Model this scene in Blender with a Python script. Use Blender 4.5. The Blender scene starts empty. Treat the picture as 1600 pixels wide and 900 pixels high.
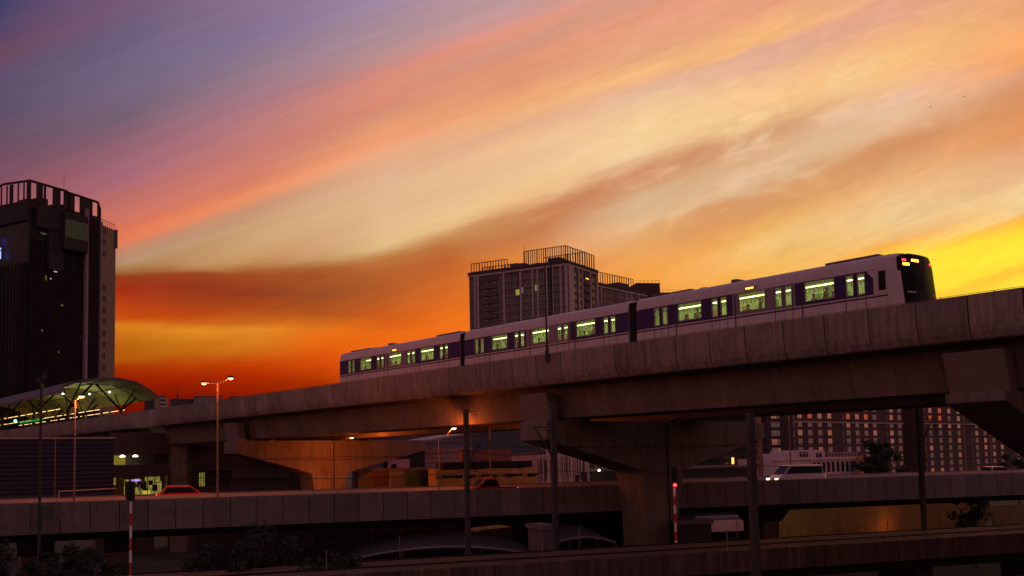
import bpy, bmesh, math, random
from mathutils import Vector, Matrix
random.seed(7)
S = bpy.context.scene
COL = S.collection
PI = math.pi
# ------------------------------------------------------------------ camera
PITCH, ROLL, HC = 4.36, -1.2, 12.0
cd = bpy.data.cameras.new('camera'); cam = bpy.data.objects.new('camera', cd); COL.objects.link(cam)
cd.sensor_width = 36; cd.lens = 36; cd.clip_start = .3; cd.clip_end = 6000; cd.shift_y = 148/1600   # lens shifted up, as in an architectural photograph
CR = Matrix.Rotation(math.radians(90+PITCH), 3, 'X') @ Matrix.Rotation(math.radians(ROLL), 3, 'Z')
cam.matrix_world = Matrix.Translation((0, 0, HC)) @ CR.to_4x4()
S.camera = cam
S.render.resolution_x = 1024; S.render.resolution_y = 576
S.view_settings.view_transform = 'Standard'; S.view_settings.look = 'None'
S.view_settings.exposure = 0; S.view_settings.gamma = 1
# direction helpers, used to work out where things stand
def ray(x, y): return CR @ Vector(((x-800)/1600, -(y-598)/1600, -1))
def at(x, y, d): return Vector((0, 0, HC)) + ray(x, y)*d
def onz(x, y, z):
    d = ray(x, y); return Vector((0, 0, HC)) + d*((z-HC)/d.z)
def lin(c):
    c = c/255; return c/12.92 if c <= .04045 else ((c+.055)/1.055)**2.4
def rgb(r, g, b, k=1): return (lin(r)*k, lin(g)*k, lin(b)*k, 1)
# ------------------------------------------------------------------ sky
W = bpy.data.worlds.new("World"); S.world = W; W.use_nodes = True
class NT:
    def __init__(s, tree): s.t = tree; s.n = tree.nodes; s.l = tree.links; s.n.clear()
    def new(s, typ, **kw):
        n = s.n.new(typ)
        for k, v in kw.items(): setattr(n, k, v)
        return n
    def put(s, inp, v):
        if isinstance(v, bpy.types.NodeSocket): s.l.new(v, inp)
        elif v is not None: inp.default_value = v
    def m(s, op, a, b=None, c=None, clamp=False):
        n = s.new('ShaderNodeMath', operation=op); n.use_clamp = clamp
        s.put(n.inputs[0], a)
        if b is not None: s.put(n.inputs[1], b)
        if c is not None: s.put(n.inputs[2], c)
        return n.outputs[0]
    def vm(s, op, a, b=None):
        n = s.new('ShaderNodeVectorMath', operation=op); s.put(n.inputs[0], a)
        if b is not None: s.put(n.inputs[1], b)
        return n.outputs['Value'] if op == 'DOT_PRODUCT' else n.outputs[0]
    def mix(s, f, a, b, bt='MIX'):
        n = s.new('ShaderNodeMix', data_type='RGBA', blend_type=bt)
        s.put(n.inputs[0], f); s.put(n.inputs[6], a); s.put(n.inputs[7], b); return n.outputs[2]
    def ss(s, v, lo, hi):
        n = s.new('ShaderNodeMapRange', interpolation_type='SMOOTHSTEP')
        s.put(n.inputs[0], v); s.put(n.inputs[1], lo); s.put(n.inputs[2], hi); return n.outputs[0]
    def lr(s, v, lo, hi, a=0., b=1.):
        n = s.new('ShaderNodeMapRange'); s.put(n.inputs[0], v); s.put(n.inputs[1], lo); s.put(n.inputs[2], hi)
        s.put(n.inputs[3], a); s.put(n.inputs[4], b); return n.outputs[0]
    def ramp(s, v, stops, interp='LINEAR'):
        n = s.new('ShaderNodeValToRGB'); cr = n.color_ramp; cr.interpolation = interp
        for i, (p, c) in enumerate(stops):
            if i < 2: e = cr.elements[i]; e.position = p
            else: e = cr.elements.new(p)
            e.color = c
        s.put(n.inputs[0], v); return n.outputs[0]
    def noise(s, vec, scale, detail=3, rough=.5, dist=0, col=False):
        n = s.new('ShaderNodeTexNoise'); s.put(n.inputs['Vector'], vec)
        n.inputs['Scale'].default_value = scale; n.inputs['Detail'].default_value = detail
        n.inputs['Roughness'].default_value = rough; n.inputs['Distortion'].default_value = dist
        return n.outputs[1] if col else n.outputs[0]
    def comb(s, x, y, z=0.):
        n = s.new('ShaderNodeCombineXYZ'); s.put(n.inputs[0], x); s.put(n.inputs[1], y); s.put(n.inputs[2], z); return n.outputs[0]

def build_sky():
    T = NT(W.node_tree)
    tc = T.new('ShaderNodeTexCoord').outputs['Generated']
    # fixed world axes: towards the sunset, its right and its up
    fx = CR @ Vector((1, 0, 0)); fy = CR @ Vector((0, 1, 0)); fz = CR @ Vector((0, 0, -1))
    X = T.vm('DOT_PRODUCT', tc, tuple(fx)); Y = T.vm('DOT_PRODUCT', tc, tuple(fy)); Z = T.vm('DOT_PRODUCT', tc, tuple(fz))
    Zc = T.m('MAXIMUM', Z, .12)
    px = T.m('MULTIPLY_ADD', T.m('DIVIDE', X, Zc), 1600., 800.)
    py = T.m('MULTIPLY_ADD', T.m('DIVIDE', Y, Zc), -1600., 598.)
    # streak-aligned coordinates (clouds run up to the right) and cloud warp
    a = math.radians(-19.5)
    along = T.m('ADD', T.m('MULTIPLY', px, math.cos(a)), T.m('MULTIPLY', py, math.sin(a)))
    across = T.m('ADD', T.m('MULTIPLY', px, -math.sin(a)), T.m('MULTIPLY', py, math.cos(a)))
    n1 = T.noise(T.comb(T.m('MULTIPLY', along, 1/520.), T.m('MULTIPLY', across, 1/110.)), 1., 5, .55, .6)
    n2 = T.noise(T.comb(T.m('MULTIPLY', along, 1/150.), T.m('MULTIPLY', across, 1/42.), 3.3), 1., 6, .6, .8)
    n3 = T.noise(T.comb(T.m('MULTIPLY', px, 1/420.), T.m('MULTIPLY', py, 1/70.), 7.7), 1., 5, .55, .5)
    w1 = T.m('MULTIPLY', T.m('SUBTRACT', n1, .5), 46.)
    w2 = T.m('MULTIPLY', T.m('SUBTRACT', n2, .5), 34.)
    turb = T.ss(px, 640., 1150.)
    py2 = T.m('ADD', T.m('ADD', py, T.m('MULTIPLY', w1, .8)), T.m('MULTIPLY', w2, T.lr(turb, 0., 1., .25, .95)))
    wv = T.m('ADD', py2, T.m('MULTIPLY', T.m('SUBTRACT', px, 800.), .35))
    A = {0: [(-280,(66,66,100)),(-220,(92,70,94)),(-195,(108,74,90)),(-160,(96,80,103)),(-100,(96,80,100)),(-50,(110,80,93)),(0,(128,80,92)),(60,(160,86,80)),(120,(200,100,70)),(200,(150,70,50))],
      200: [(-210,(118,88,115)),(-150,(108,96,120)),(-90,(116,102,124)),(-30,(118,98,110)),(10,(146,100,110)),(70,(168,106,114)),(95,(190,112,100)),(125,(206,118,96)),(150,(226,120,80)),(168,(226,124,84)),(182,(190,140,105)),(200,(184,150,108)),(225,(170,120,70))],
      400: [(-140,(138,112,135)),(-90,(132,114,140)),(-40,(146,122,132)),(20,(170,120,124)),(60,(188,124,116)),(100,(204,126,108)),(140,(212,130,100)),(158,(236,144,96)),(170,(226,146,98)),(184,(200,150,112)),(215,(206,164,114)),(250,(206,162,106)),(275,(190,135,80)),(330,(160,80,40))],
      600: [(-70,(162,136,155)),(-10,(174,142,143)),(20,(192,142,132)),(46,(218,140,115)),(70,(217,145,116)),(95,(220,142,110)),(110,(212,146,112)),(132,(236,160,110)),(152,(240,162,112)),(172,(230,172,130)),(215,(224,180,136)),(270,(228,186,134)),(312,(226,190,128)),(345,(200,140,84)),(390,(176,90,46))],
      800: [(0,(190,155,150)),(30,(206,152,140)),(50,(230,152,120)),(78,(212,152,124)),(108,(226,150,110)),(138,(222,152,110)),(162,(240,170,112)),(188,(236,178,124)),(204,(228,174,132)),(228,(238,192,136)),(262,(234,190,142)),(300,(242,200,138)),(325,(236,190,130)),(345,(200,134,84)),(372,(198,122,70)),(402,(226,136,60)),(440,(236,128,42)),(520,(238,110,30))],
      1000: [(-70,(214,156,126)),(-45,(228,156,120)),(-10,(232,166,124)),(25,(234,172,120)),(42,(246,186,118)),(60,(236,180,130)),(76,(232,186,146)),(112,(246,206,146)),(150,(248,212,150)),(180,(245,210,154)),(202,(226,172,122)),(222,(226,176,130)),(250,(216,180,136)),(278,(232,190,134)),(292,(228,172,104)),(332,(240,166,80)),(370,(246,162,60)),(430,(244,140,40))],
      1200: [(-140,(230,160,120)),(-110,(240,176,120)),(-80,(246,186,114)),(-70,(226,172,136)),(-44,(230,176,142)),(-20,(238,188,136)),(10,(246,196,134)),(42,(250,212,146)),(70,(244,216,164)),(92,(236,196,146)),(122,(230,192,146)),(144,(226,200,152)),(164,(232,186,124)),(184,(228,168,98)),(212,(238,180,96)),(240,(240,196,116)),(275,(244,186,86)),(310,(250,180,72))],
      1400: [(-210,(230,166,128)),(-180,(228,168,130)),(-150,(242,180,120)),(-120,(250,194,118)),(-96,(245,192,126)),(-68,(240,190,136)),(-58,(234,190,152)),(-20,(236,196,150)),(8,(230,184,136)),(22,(214,158,104)),(52,(222,166,112)),(76,(236,182,120)),(105,(238,196,134)),(135,(240,206,140)),(160,(245,190,110)),(172,(252,180,75)),(186,(255,205,62)),(215,(255,236,58)),(300,(255,190,50))],
      1600: [(-280,(230,165,115)),(-245,(240,172,110)),(-222,(250,172,102)),(-186,(244,164,96)),(-165,(222,160,118)),(-132,(220,154,106)),(-100,(234,160,96)),(-78,(234,156,92)),(-52,(225,162,112)),(-8,(236,186,132)),(22,(240,206,142)),(48,(246,208,140)),(64,(250,180,72)),(78,(255,214,52)),(94,(255,234,56)),(122,(255,236,60)),(136,(255,196,55)),(152,(255,226,62)),(180,(255,228,60)),(260,(250,190,60))]}
    LO, HI = -290., 860.
    wn = T.lr(wv, LO, HI)
    A = {x: [(w+(.7*(x-800) if x > 800 else 0), c) for w, c in A[x]] for x in A}
    out = None; xs = sorted(A)
    for x in xs:
        c = T.ramp(wn, [((w-LO)/(HI-LO), rgb(*col)) for w, col in A[x]])
        out = c if out is None else T.mix(T.lr(px, float(x-200), float(x)), out, c)
    B = {180: [(420,(165,112,58)),(434,(148,60,26)),(455,(165,46,20)),(480,(190,68,20)),(497,(200,76,15)),(510,(216,126,28)),(522,(204,114,24)),(542,(186,96,15)),(560,(180,88,15)),(572,(165,52,5)),(592,(148,30,0)),(622,(124,20,0)),(650,(108,14,0))],
      300: [(416,(176,116,60)),(430,(156,68,32)),(452,(148,54,28)),(472,(162,62,25)),(490,(188,72,20)),(506,(206,104,24)),(520,(224,140,36)),(538,(202,114,22)),(556,(190,98,15)),(570,(180,60,6)),(592,(165,36,0)),(618,(130,22,0)),(650,(114,18,0))],
      400: [(408,(175,110,56)),(426,(165,78,38)),(458,(148,60,28)),(482,(172,72,25)),(500,(202,100,28)),(514,(226,138,40)),(535,(216,124,30)),(552,(206,100,20)),(570,(196,66,6)),(592,(176,44,0)),(618,(140,28,0)),(650,(120,20,0))],
      500: [(402,(182,118,62)),(424,(164,84,38)),(458,(154,78,38)),(490,(178,84,30)),(510,(224,116,26)),(530,(232,108,20)),(550,(224,88,14)),(572,(214,76,10)),(592,(186,60,5)),(614,(150,40,0)),(650,(130,30,0))],
      600: [(390,(190,128,66)),(415,(184,100,48)),(450,(182,92,42)),(478,(196,94,36)),(498,(206,92,26)),(520,(236,106,20)),(550,(238,102,18)),(580,(220,84,10)),(650,(180,60,5))],
      700: [(360,(204,146,90)),(385,(188,110,58)),(412,(192,98,46)),(440,(206,104,42)),(470,(222,108,34)),(505,(240,114,26)),(550,(240,104,22)),(650,(200,70,10))],
      820: [(335,(212,152,98)),(352,(194,130,80)),(375,(200,122,68)),(402,(226,136,60)),(440,(238,130,44)),(520,(240,120,30)),(650,(210,80,15))]}
    n3w = T.m('MULTIPLY', T.m('SUBTRACT', n3, .5), 40.)
    pyb = T.m('ADD', T.m('ADD', py, n3w), T.m('MULTIPLY', w2, .35))
    bn = T.lr(pyb, 320., 660.); ob = None; xs = sorted(B)
    for i, x in enumerate(xs):
        c = T.ramp(bn, [((w-320)/340., rgb(*col)) for w, col in B[x]])
        ob = c if ob is None else T.mix(T.lr(px, float(xs[i-1]), float(x)), ob, c)
    # upper edge of the low cloud bank
    edge = T.ramp(T.lr(px, 0., 1000.), [(0, (420/500.,)*3+(1,)), (.30, (416/500.,)*3+(1,)), (.45, (408/500.,)*3+(1,)), (.57, (396/500.,)*3+(1,)), (.66, (374/500.,)*3+(1,)), (.72, (354/500.,)*3+(1,)), (.78, (334/500.,)*3+(1,)), (.86, (320/500.,)*3+(1,))])
    ed = T.m('SUBTRACT', pyb, T.m('MULTIPLY', edge, 500.))
    out = T.mix(1., out, (1.01, .99, 1.10, 1), 'MULTIPLY')
    mB = T.m('MULTIPLY', T.ss(ed, -14., 16.), T.m('SUBTRACT', 1., T.ss(px, 780., 900.)))
    front = T.mix(mB, out, ob)
    # fine cirrus fibre
    n4 = T.noise(T.comb(T.m('MULTIPLY', along, 1/260.), T.m('MULTIPLY', across, 1/16.), 1.7), 1., 5, .6, .7)
    n5 = T.noise(T.comb(T.m('MULTIPLY', along, 1/75.), T.m('MULTIPLY', across, 1/30.), 9.1), 1., 6, .62, 1.2)
    fib = T.m('ADD', T.lr(n4, .25, .75, .95, 1.05), T.m('MULTIPLY', T.m('SUBTRACT', n5, .5), T.lr(turb, 0., 1., .04, .26)))
    front = T.mix(1., front, T.comb(fib, T.m('POWER', fib, 1.15), T.m('POWER', fib, 1.5)), 'MULTIPLY')
    n6 = T.noise(T.comb(T.m('MULTIPLY', along, 1/120.), T.m('MULTIPLY', across, 1/46.), 5.5), 1., 6, .58, .35)
    def band(w0, wid, x0, x1, x2, x3, colr, amt, lo, hi):
        d = T.m('DIVIDE', T.m('SUBTRACT', wv, w0), wid); g = T.m('POWER', 2.718, T.m('MULTIPLY', T.m('MULTIPLY', d, d), -1.))
        k = T.m('MULTIPLY', T.m('MULTIPLY', g, T.ss(n6, lo, hi)), T.m('MULTIPLY', T.ss(px, x0, x1), T.m('SUBTRACT', 1., T.ss(px, x2, x3))))
        return T.mix(T.m('MULTIPLY', k, amt), front, rgb(*colr))
    front = band(352., 36., 700., 860., 1150., 1450., (198,122,78), .85, .26, .60)
    front = band(390., 34., 840., 980., 1300., 1500., (222,192,150), .6, .35, .68)
    front = band(440., 32., 950., 1120., 1560., 2200., (212,142,92), .75, .26, .62)
    front = band(300., 26., 900., 1000., 1300., 1500., (246,214,160), .6, .45, .7)
    # the rest of the dome: Nishita dusk plus mauve afterglow opposite the sunset
    sky = T.new('ShaderNodeTexSky', sky_type='NISHITA'); sky.sun_disc = False
    sky.sun_elevation = math.radians(2.0); sky.sun_rotation = math.radians(30); sky.dust_density = 3; sky.air_density = 1.5
    sepz = T.new('ShaderNodeSeparateXYZ'); T.put(sepz.inputs[0], tc); el = sepz.outputs[2]
    glow = T.ramp(T.lr(el, -.2, 1.), [(0, rgb(30,20,20)), (.16, rgb(48,32,32)), (.22, rgb(140,86,78)), (.36, rgb(184,120,118)), (.6, rgb(126,92,112)), (1, rgb(82,70,104))])
    back = T.mix(1., glow, T.mix(1., sky.outputs[0], (.06, .06, .06, 1), 'MULTIPLY'), 'ADD')
    fade = T.m('MULTIPLY', T.ss(Z, .35, .72), 1.)
    high = T.ss(py, -900., -150.)
    col = T.mix(T.m('MULTIPLY', fade, high), back, front)
    bg = T.new('ShaderNodeBackground'); T.put(bg.inputs[0], col); bg.inputs[1].default_value = 1.0
    o = T.new('ShaderNodeOutputWorld'); T.l.new(bg.outputs[0], o.inputs[0])
build_sky()
sl = bpy.data.lights.new('sun', 'SUN'); sl.energy = .55; sl.angle = math.radians(.5); sl.color = (1, .42, .16)
so = bpy.data.objects.new('sun', sl); COL.objects.link(so)
sd = Vector((math.sin(math.radians(30)), math.cos(math.radians(30)), math.tan(math.radians(4))))
so.rotation_euler = sd.to_track_quat('Z', 'Y').to_euler()

# ------------------------------------------------------------------ materials
MATS = {}
def mat(name, col, rough=.8, metal=0, var=.12, vscale=.6, streak=0, seg=None, segdir=0, emit=None, estr=0, bump=0, spec=.3, grime=0, fine=.0):
    if name in MATS: return MATS[name]
    m = bpy.data.materials.new(name); m.use_nodes = True; T = NT(m.node_tree)
    tc = T.new('ShaderNodeTexCoord').outputs['Object']
    b = T.new('ShaderNodeBsdfPrincipled'); o = T.new('ShaderNodeOutputMaterial'); T.l.new(b.outputs[0], o.inputs[0])
    c = tuple(col)+(1,) if len(col) == 3 else col
    f = T.lr(T.noise(tc, vscale, 5, .6), .3, .7, 1-var, 1+var)
    if fine: f = T.m('MULTIPLY', f, T.lr(T.noise(tc, vscale*14, 4, .7), .3, .7, 1-fine, 1+fine))
    sep = T.new('ShaderNodeSeparateXYZ'); T.put(sep.inputs[0], tc)
    if streak:   # rain streaks
        v = T.comb(T.m('MULTIPLY', sep.outputs[0], 3.), T.m('MULTIPLY', sep.outputs[1], 3.), T.m('MULTIPLY', sep.outputs[2], .25))
        st = T.noise(v, 1., 5, .7)
        f = T.m('MULTIPLY', f, T.lr(st, .38, .72, 1., 1-streak))
    if seg:      # each cast segment its own tint
        k = T.m('FLOOR', T.m('DIVIDE', sep.outputs[segdir], seg))
        wn = T.new('ShaderNodeTexWhiteNoise', noise_dimensions='1D'); T.put(wn.inputs['W'], k)
        f = T.m('MULTIPLY', f, T.lr(wn.outputs[0], 0., 1., .84, 1.13))
    if grime:
        g = T.noise(tc, vscale*2.2, 6, .75, .5)
        f = T.m('MULTIPLY', f, T.lr(g, .52, .75, 1., 1-grime))
    colr = T.mix(1., c, T.comb(f, f, f), 'MULTIPLY')
    T.put(b.inputs['Base Color'], colr); b.inputs['Metallic'].default_value = metal
    T.put(b.inputs['Roughness'], T.lr(T.noise(tc, vscale*3, 3), .3, .7, max(.02, rough-.08), min(1, rough+.08)))
    b.inputs['Specular IOR Level'].default_value = spec
    if bump:
        bn = T.new('ShaderNodeBump'); bn.inputs['Strength'].default_value = bump; bn.inputs['Distance'].default_value = .03
        T.put(bn.inputs['Height'], T.noise(tc, 5., 5, .6)); T.l.new(bn.outputs[0], b.inputs['Normal'])
    if emit:
        b.inputs['Emission Color'].default_value = tuple(emit)+(1,); b.inputs['Emission Strength'].default_value = estr
    MATS[name] = m; return m
def emis(name, col, s, noisy=0, scale=3):
    if name in MATS: return MATS[name]
    m = bpy.data.materials.new(name); m.use_nodes = True; T = NT(m.node_tree)
    e = T.new('ShaderNodeEmission'); e.inputs[1].default_value = s; c = tuple(col)+(1,)
    if noisy:
        tc = T.new('ShaderNodeTexCoord').outputs['Object']
        f = T.lr(T.noise(tc, scale, 4, .7), .3, .7, 1-noisy, 1+noisy); T.put(e.inputs[0], T.mix(1., c, T.comb(f, f, f), 'MULTIPLY'))
    else: e.inputs[0].default_value = c
    o = T.new('ShaderNodeOutputMaterial'); T.l.new(e.outputs[0], o.inputs[0]); MATS[name] = m; return m
def glass(name, tint, refl=.1):
    if name in MATS: return MATS[name]
    m = bpy.data.materials.new(name); m.use_nodes = True; T = NT(m.node_tree)
    t = T.new('ShaderNodeBsdfTransparent'); t.inputs[0].default_value = tuple(tint)+(1,)
    g = T.new('ShaderNodeBsdfGlossy'); g.inputs[0].default_value = (.9, .9, .9, 1); g.inputs[1].default_value = .03
    tc = T.new('ShaderNodeTexCoord').outputs['Object']
    f = T.lr(T.noise(tc, .8, 3), .3, .7, refl*.6, refl*1.4)
    x = T.new('ShaderNodeMixShader'); T.put(x.inputs[0], f); T.l.new(t.outputs[0], x.inputs[1]); T.l.new(g.outputs[0], x.inputs[2])
    o = T.new('ShaderNodeOutputMaterial'); T.l.new(x.outputs[0], o.inputs[0]); MATS[name] = m; return m

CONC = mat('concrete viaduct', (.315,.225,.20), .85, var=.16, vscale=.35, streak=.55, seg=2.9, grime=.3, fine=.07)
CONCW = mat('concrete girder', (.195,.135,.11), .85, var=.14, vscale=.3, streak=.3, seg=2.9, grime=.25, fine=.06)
CONCP = mat('concrete pier', (.195,.14,.115), .85, var=.14, vscale=.3, streak=.45, grime=.3, fine=.06)
CONCE = mat('concrete pale block', (.19,.13,.118), .85, var=.1, vscale=.4, streak=.2, fine=.06)
CONCH = mat('concrete road barrier', (.18,.135,.122), .9, var=.16, vscale=.5, streak=.25, seg=2.0, grime=.3, fine=.08)
CONCT = mat('concrete track wall', (.125,.08,.068), .95, spec=.05, var=.2, vscale=.5, streak=.65, seg=1.5, grime=.45, fine=.08)
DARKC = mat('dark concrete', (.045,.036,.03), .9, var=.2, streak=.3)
DK = mat('dark joint', (.012,.009,.008), .9)
ASPH = mat('asphalt', (.05,.048,.048), .9, spec=.08, var=.2, vscale=1)
BALL = mat('ballast', (.014,.010,.010), .95, spec=.02, var=.4, vscale=3)
GROUND = mat('ground soil', (.04,.035,.025), .95, var=.5, vscale=.15)
STEEL = mat('rail steel', (.22,.15,.14), .45, .7, spec=.2)
RUST = mat('rusty steel', (.07,.04,.03), .7, .3)
POLE = mat('galvanised pole', (.055,.043,.04), .7, streak=.2)
POLER = mat('painted lamp pole', (.20,.13,.11), .6)
BLACK = mat('black paint', (.012,.011,.012), .5)
WHITE = mat('white paint', (.72,.66,.66), .5, var=.06, streak=.15)
REDP = mat('red paint', (.45,.04,.035), .5, var=.1)

# ------------------------------------------------------------------ mesh helpers
class MB:
    def __init__(s): s.v = []; s.f = []; s.mi = []
    def face(s, pts, mi=0):
        k = len(s.v); s.v += [Vector(p) for p in pts]; s.f.append(list(range(k, k+len(pts)))); s.mi.append(mi)
    def hull8(s, p, mi=0):  # p: 4 bottom ccw, 4 top ccw
        k = len(s.v); s.v += [Vector(q) for q in p]
        for q in ((3,2,1,0),(4,5,6,7),(0,1,5,4),(1,2,6,5),(2,3,7,6),(3,0,4,7)):
            s.f.append([k+i for i in q]); s.mi.append(mi)
    def box(s, x0, x1, y0, y1, z0, z1, mi=0):
        s.hull8([(x0,y0,z0),(x1,y0,z0),(x1,y1,z0),(x0,y1,z0),(x0,y0,z1),(x1,y0,z1),(x1,y1,z1),(x0,y1,z1)], mi)
    def prism(s, prof, x0, x1, mi=0, caps=True):  # prof (y,z) polygon extruded along x
        k = len(s.v); n = len(prof)
        s.v += [Vector((x0, y, z)) for y, z in prof] + [Vector((x1, y, z)) for y, z in prof]
        for i in range(n):
            j = (i+1) % n; s.f.append([k+i, k+j, k+n+j, k+n+i]); s.mi.append(mi)
        if caps:
            s.f.append([k+i for i in range(n-1, -1, -1)]); s.f.append([k+n+i for i in range(n)]); s.mi += [mi, mi]
    def bar(s, a, b, r, n=6, r2=None, mi=0):
        a = Vector(a); b = Vector(b); d = (b-a).normalized(); r2 = r if r2 is None else r2
        u = d.orthogonal().normalized(); w = d.cross(u); k = len(s.v)
        for c, q in ((a, r), (b, r2)):
            for i in range(n):
                t = 2*PI*i/n; s.v.append(c+(u*math.cos(t)+w*math.sin(t))*q)
        for i in range(n):
            j = (i+1) % n; s.f.append([k+i, k+j, k+n+j, k+n+i]); s.mi.append(mi)
        s.f.append([k+i for i in range(n-1, -1, -1)]); s.f.append([k+n+i for i in range(n)]); s.mi += [mi, mi]
    def path(s, pts, r, n=5, mi=0):
        for a, b in zip(pts, pts[1:]): s.bar(a, b, r, n, mi=mi)
    def lathe(s, c, prof, n=16, mi=0):   # prof [(r,z)] about vertical axis at c
        k = len(s.v); c = Vector(c)
        for r, z in prof:
            for i in range(n):
                t = 2*PI*i/n; s.v.append(c+Vector((r*math.cos(t), r*math.sin(t), z)))
        for q in range(len(prof)-1):
            for i in range(n):
                j = (i+1) % n; s.f.append([k+q*n+i, k+q*n+j, k+(q+1)*n+j, k+(q+1)*n+i]); s.mi.append(mi)
        s.f.append([k+i for i in range(n-1, -1, -1)]); s.f.append([k+(len(prof)-1)*n+i for i in range(n)]); s.mi += [mi, mi]
    def build(s, name, m, parent=None, smooth=False, bevel=0):
        me = bpy.data.meshes.new(name); me.from_pydata([tuple(v) for v in s.v], [], s.f)
        ms = m if isinstance(m, (list, tuple)) else [m]
        for q in ms: me.materials.append(q)
        for p, i in zip(me.polygons, s.mi): p.material_index = min(i, len(ms)-1); p.use_smooth = smooth
        bm = bmesh.new(); bm.from_mesh(me); bmesh.ops.recalc_face_normals(bm, faces=bm.faces); bm.to_mesh(me); bm.free()
        o = bpy.data.objects.new(name, me); COL.objects.link(o)
        if parent: o.parent = parent
        if bevel:
            b = o.modifiers.new('bevel', 'BEVEL'); b.width = bevel; b.segments = 2; b.limit_method = 'ANGLE'
        return o
def tag(o, label=None, cat=None, group=None, kind=None):
    if label: o['label'] = label
    if cat: o['category'] = cat
    if group: o['group'] = group
    if kind: o['kind'] = kind
    return o
def thing(name, label, cat, loc=(0,0,0), rz=0, group=None):
    o = bpy.data.objects.new(name, None); COL.objects.link(o); o.location = loc; o.rotation_euler = (0, 0, rz); o.empty_display_size = .3
    return tag(o, label, cat, group)
def copy_tree(o, parent=None):
    c = o.copy(); COL.objects.link(c); c.parent = parent
    for ch in o.children: copy_tree(ch, c)
    return c
def lamp(name, loc, col, e, r=.12, parent=None, spot=None):
    l = bpy.data.lights.new(name, 'SPOT' if spot else 'POINT'); l.energy = e; l.color = col; l.shadow_soft_size = r
    if spot: l.spot_size = math.radians(spot); l.spot_blend = .8
    o = bpy.data.objects.new(name, l); COL.objects.link(o); o.location = loc
    if parent: o.parent = parent
    return o

# ------------------------------------------------------------------ frames
VO = onz(800, 560.7, 20.25); _a = onz(0, 673, 20.25); _b = onz(1600, 448.5, 20.25); VD = (_b-_a).normalized()
VR = math.atan2(VD.y, VD.x); VB = Vector((VO.x, VO.y, 0))
HO = onz(0, 787, 9.7); _d = (onz(1600, 738, 9.7)-HO); HRr = math.atan2(_d.y, _d.x); HB = Vector((HO.x, HO.y, 0))
TO = onz(540, 897, 6.1); _d = (onz(1600, 833, 6.1)-TO); TR = math.atan2(_d.y, _d.x); TB = Vector((TO.x, TO.y, 0))
def inv(B, r, P):   # world -> frame
    q = Matrix.Rotation(-r, 3, 'Z') @ (Vector((P[0], P[1], 0))-B); return q.x, q.y
def fw(B, r, x, y, z): return B + Matrix.Rotation(r, 3, 'Z') @ Vector((x, y, 0)) + Vector((0, 0, z))

# ------------------------------------------------------------------ ground
g = MB(); g.face([(-3000,-200,0),(3000,-200,0),(3000,5000,0),(-3000,5000,0)])
tag(g.build('ground', GROUND), kind='structure')

# ------------------------------------------------------------------ rail viaducts
ZP = 20.25
def viaduct(n0, label, s0=-330., s1=62., segl=2.9, far=False, dz=0):
    r = thing('rail_viaduct', label, 'viaduct', (VB.x, VB.y, 0), VR)
    def para(sgn, base):
        pm = MB(); core = MB()
        prof = [(0,0),(.02,-.9),(.06,-1.5),(.16,-1.95),(.34,-2.3),(.42,-2.38),(1.0,-2.38),(1.0,-1.75),(.3,-1.5),(.25,0)]
        prof = [(base+sgn*y, ZP+dz+z) for y, z in prof]
        coreprof = [(base+sgn*(y+.05 if y < .6 else y-.02), z) for y, z in [(.0,ZP+dz-.05),(.02,ZP+dz-.9),(.06,ZP+dz-1.5),(.16,ZP+dz-1.95),(.34,ZP+dz-2.24),(.98,ZP+dz-2.3),(.9,ZP+dz-1.8),(.18,ZP+dz-1.5),(.15,ZP+dz-.05)]]
        k0 = math.floor(s0/segl); k1 = math.ceil(s1/segl)
        for k in range(k0, k1): pm.prism(prof, k*segl+.035, (k+1)*segl-.035)
        core.prism(coreprof, s0, s1)
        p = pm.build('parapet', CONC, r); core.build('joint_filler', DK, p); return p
    para(1, n0); para(-1, n0+10)
    z = ZP+dz; gm = MB(); k0 = math.floor(s0/segl); k1 = math.ceil(s1/segl)
    prof = [(.95,-1.8),(9.05,-1.8),(9.05,-2.2),(7.7,-2.55),(7.05,-4.9),(2.95,-4.9),(2.3,-2.55),(.95,-2.2)]
    for k in range(k0, k1): gm.prism([(n0+y, z+q) for y, q in prof], k*segl+.015, (k+1)*segl-.015)
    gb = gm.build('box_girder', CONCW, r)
    c = MB(); c.prism([(n0+y, z+q) for y, q in [(1.05,-1.85),(8.95,-1.85),(7.6,-2.6),(7.0,-4.85),(3.0,-4.85),(2.4,-2.6)]], s0, s1); c.build('joint_filler', DK, gb)
    b = MB()
    for t in (3.35, 7.3):
        b.box(s0, s1, n0+t-1.1, n0+t-.5, z-1.8, z-1.45); b.box(s0, s1, n0+t+.5, n0+t+1.1, z-1.8, z-1.45)
    b.build('track_plinth', CONCH, r)
    for t in (3.35, 7.3):
        for w in (-.72, .72):
            q = MB(); q.box(s0, s1, n0+t+w-.035, n0+t+w+.035, z-1.45, z-1.3); q.build('rail', STEEL, r)
    return r
v1 = viaduct(0, 'near concrete rail viaduct carrying the purple train above the highway')
# thin handrail cable and bolts along the near parapet top
hr = MB()
for k in range(-46, 21): hr.bar((k*2.9+1.4, .12, ZP-.01), (k*2.9+1.4, .12, ZP+.07), .03, 5)
hr.path([(-134, .12, ZP+.07), (60, .12, ZP+.07)], .014, 4); hr.build('lightning_cable', RUST, v1)
v2 = viaduct(13.4, 'far concrete rail viaduct half hidden behind the near one, seen under its deck', -120, 62)

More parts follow.
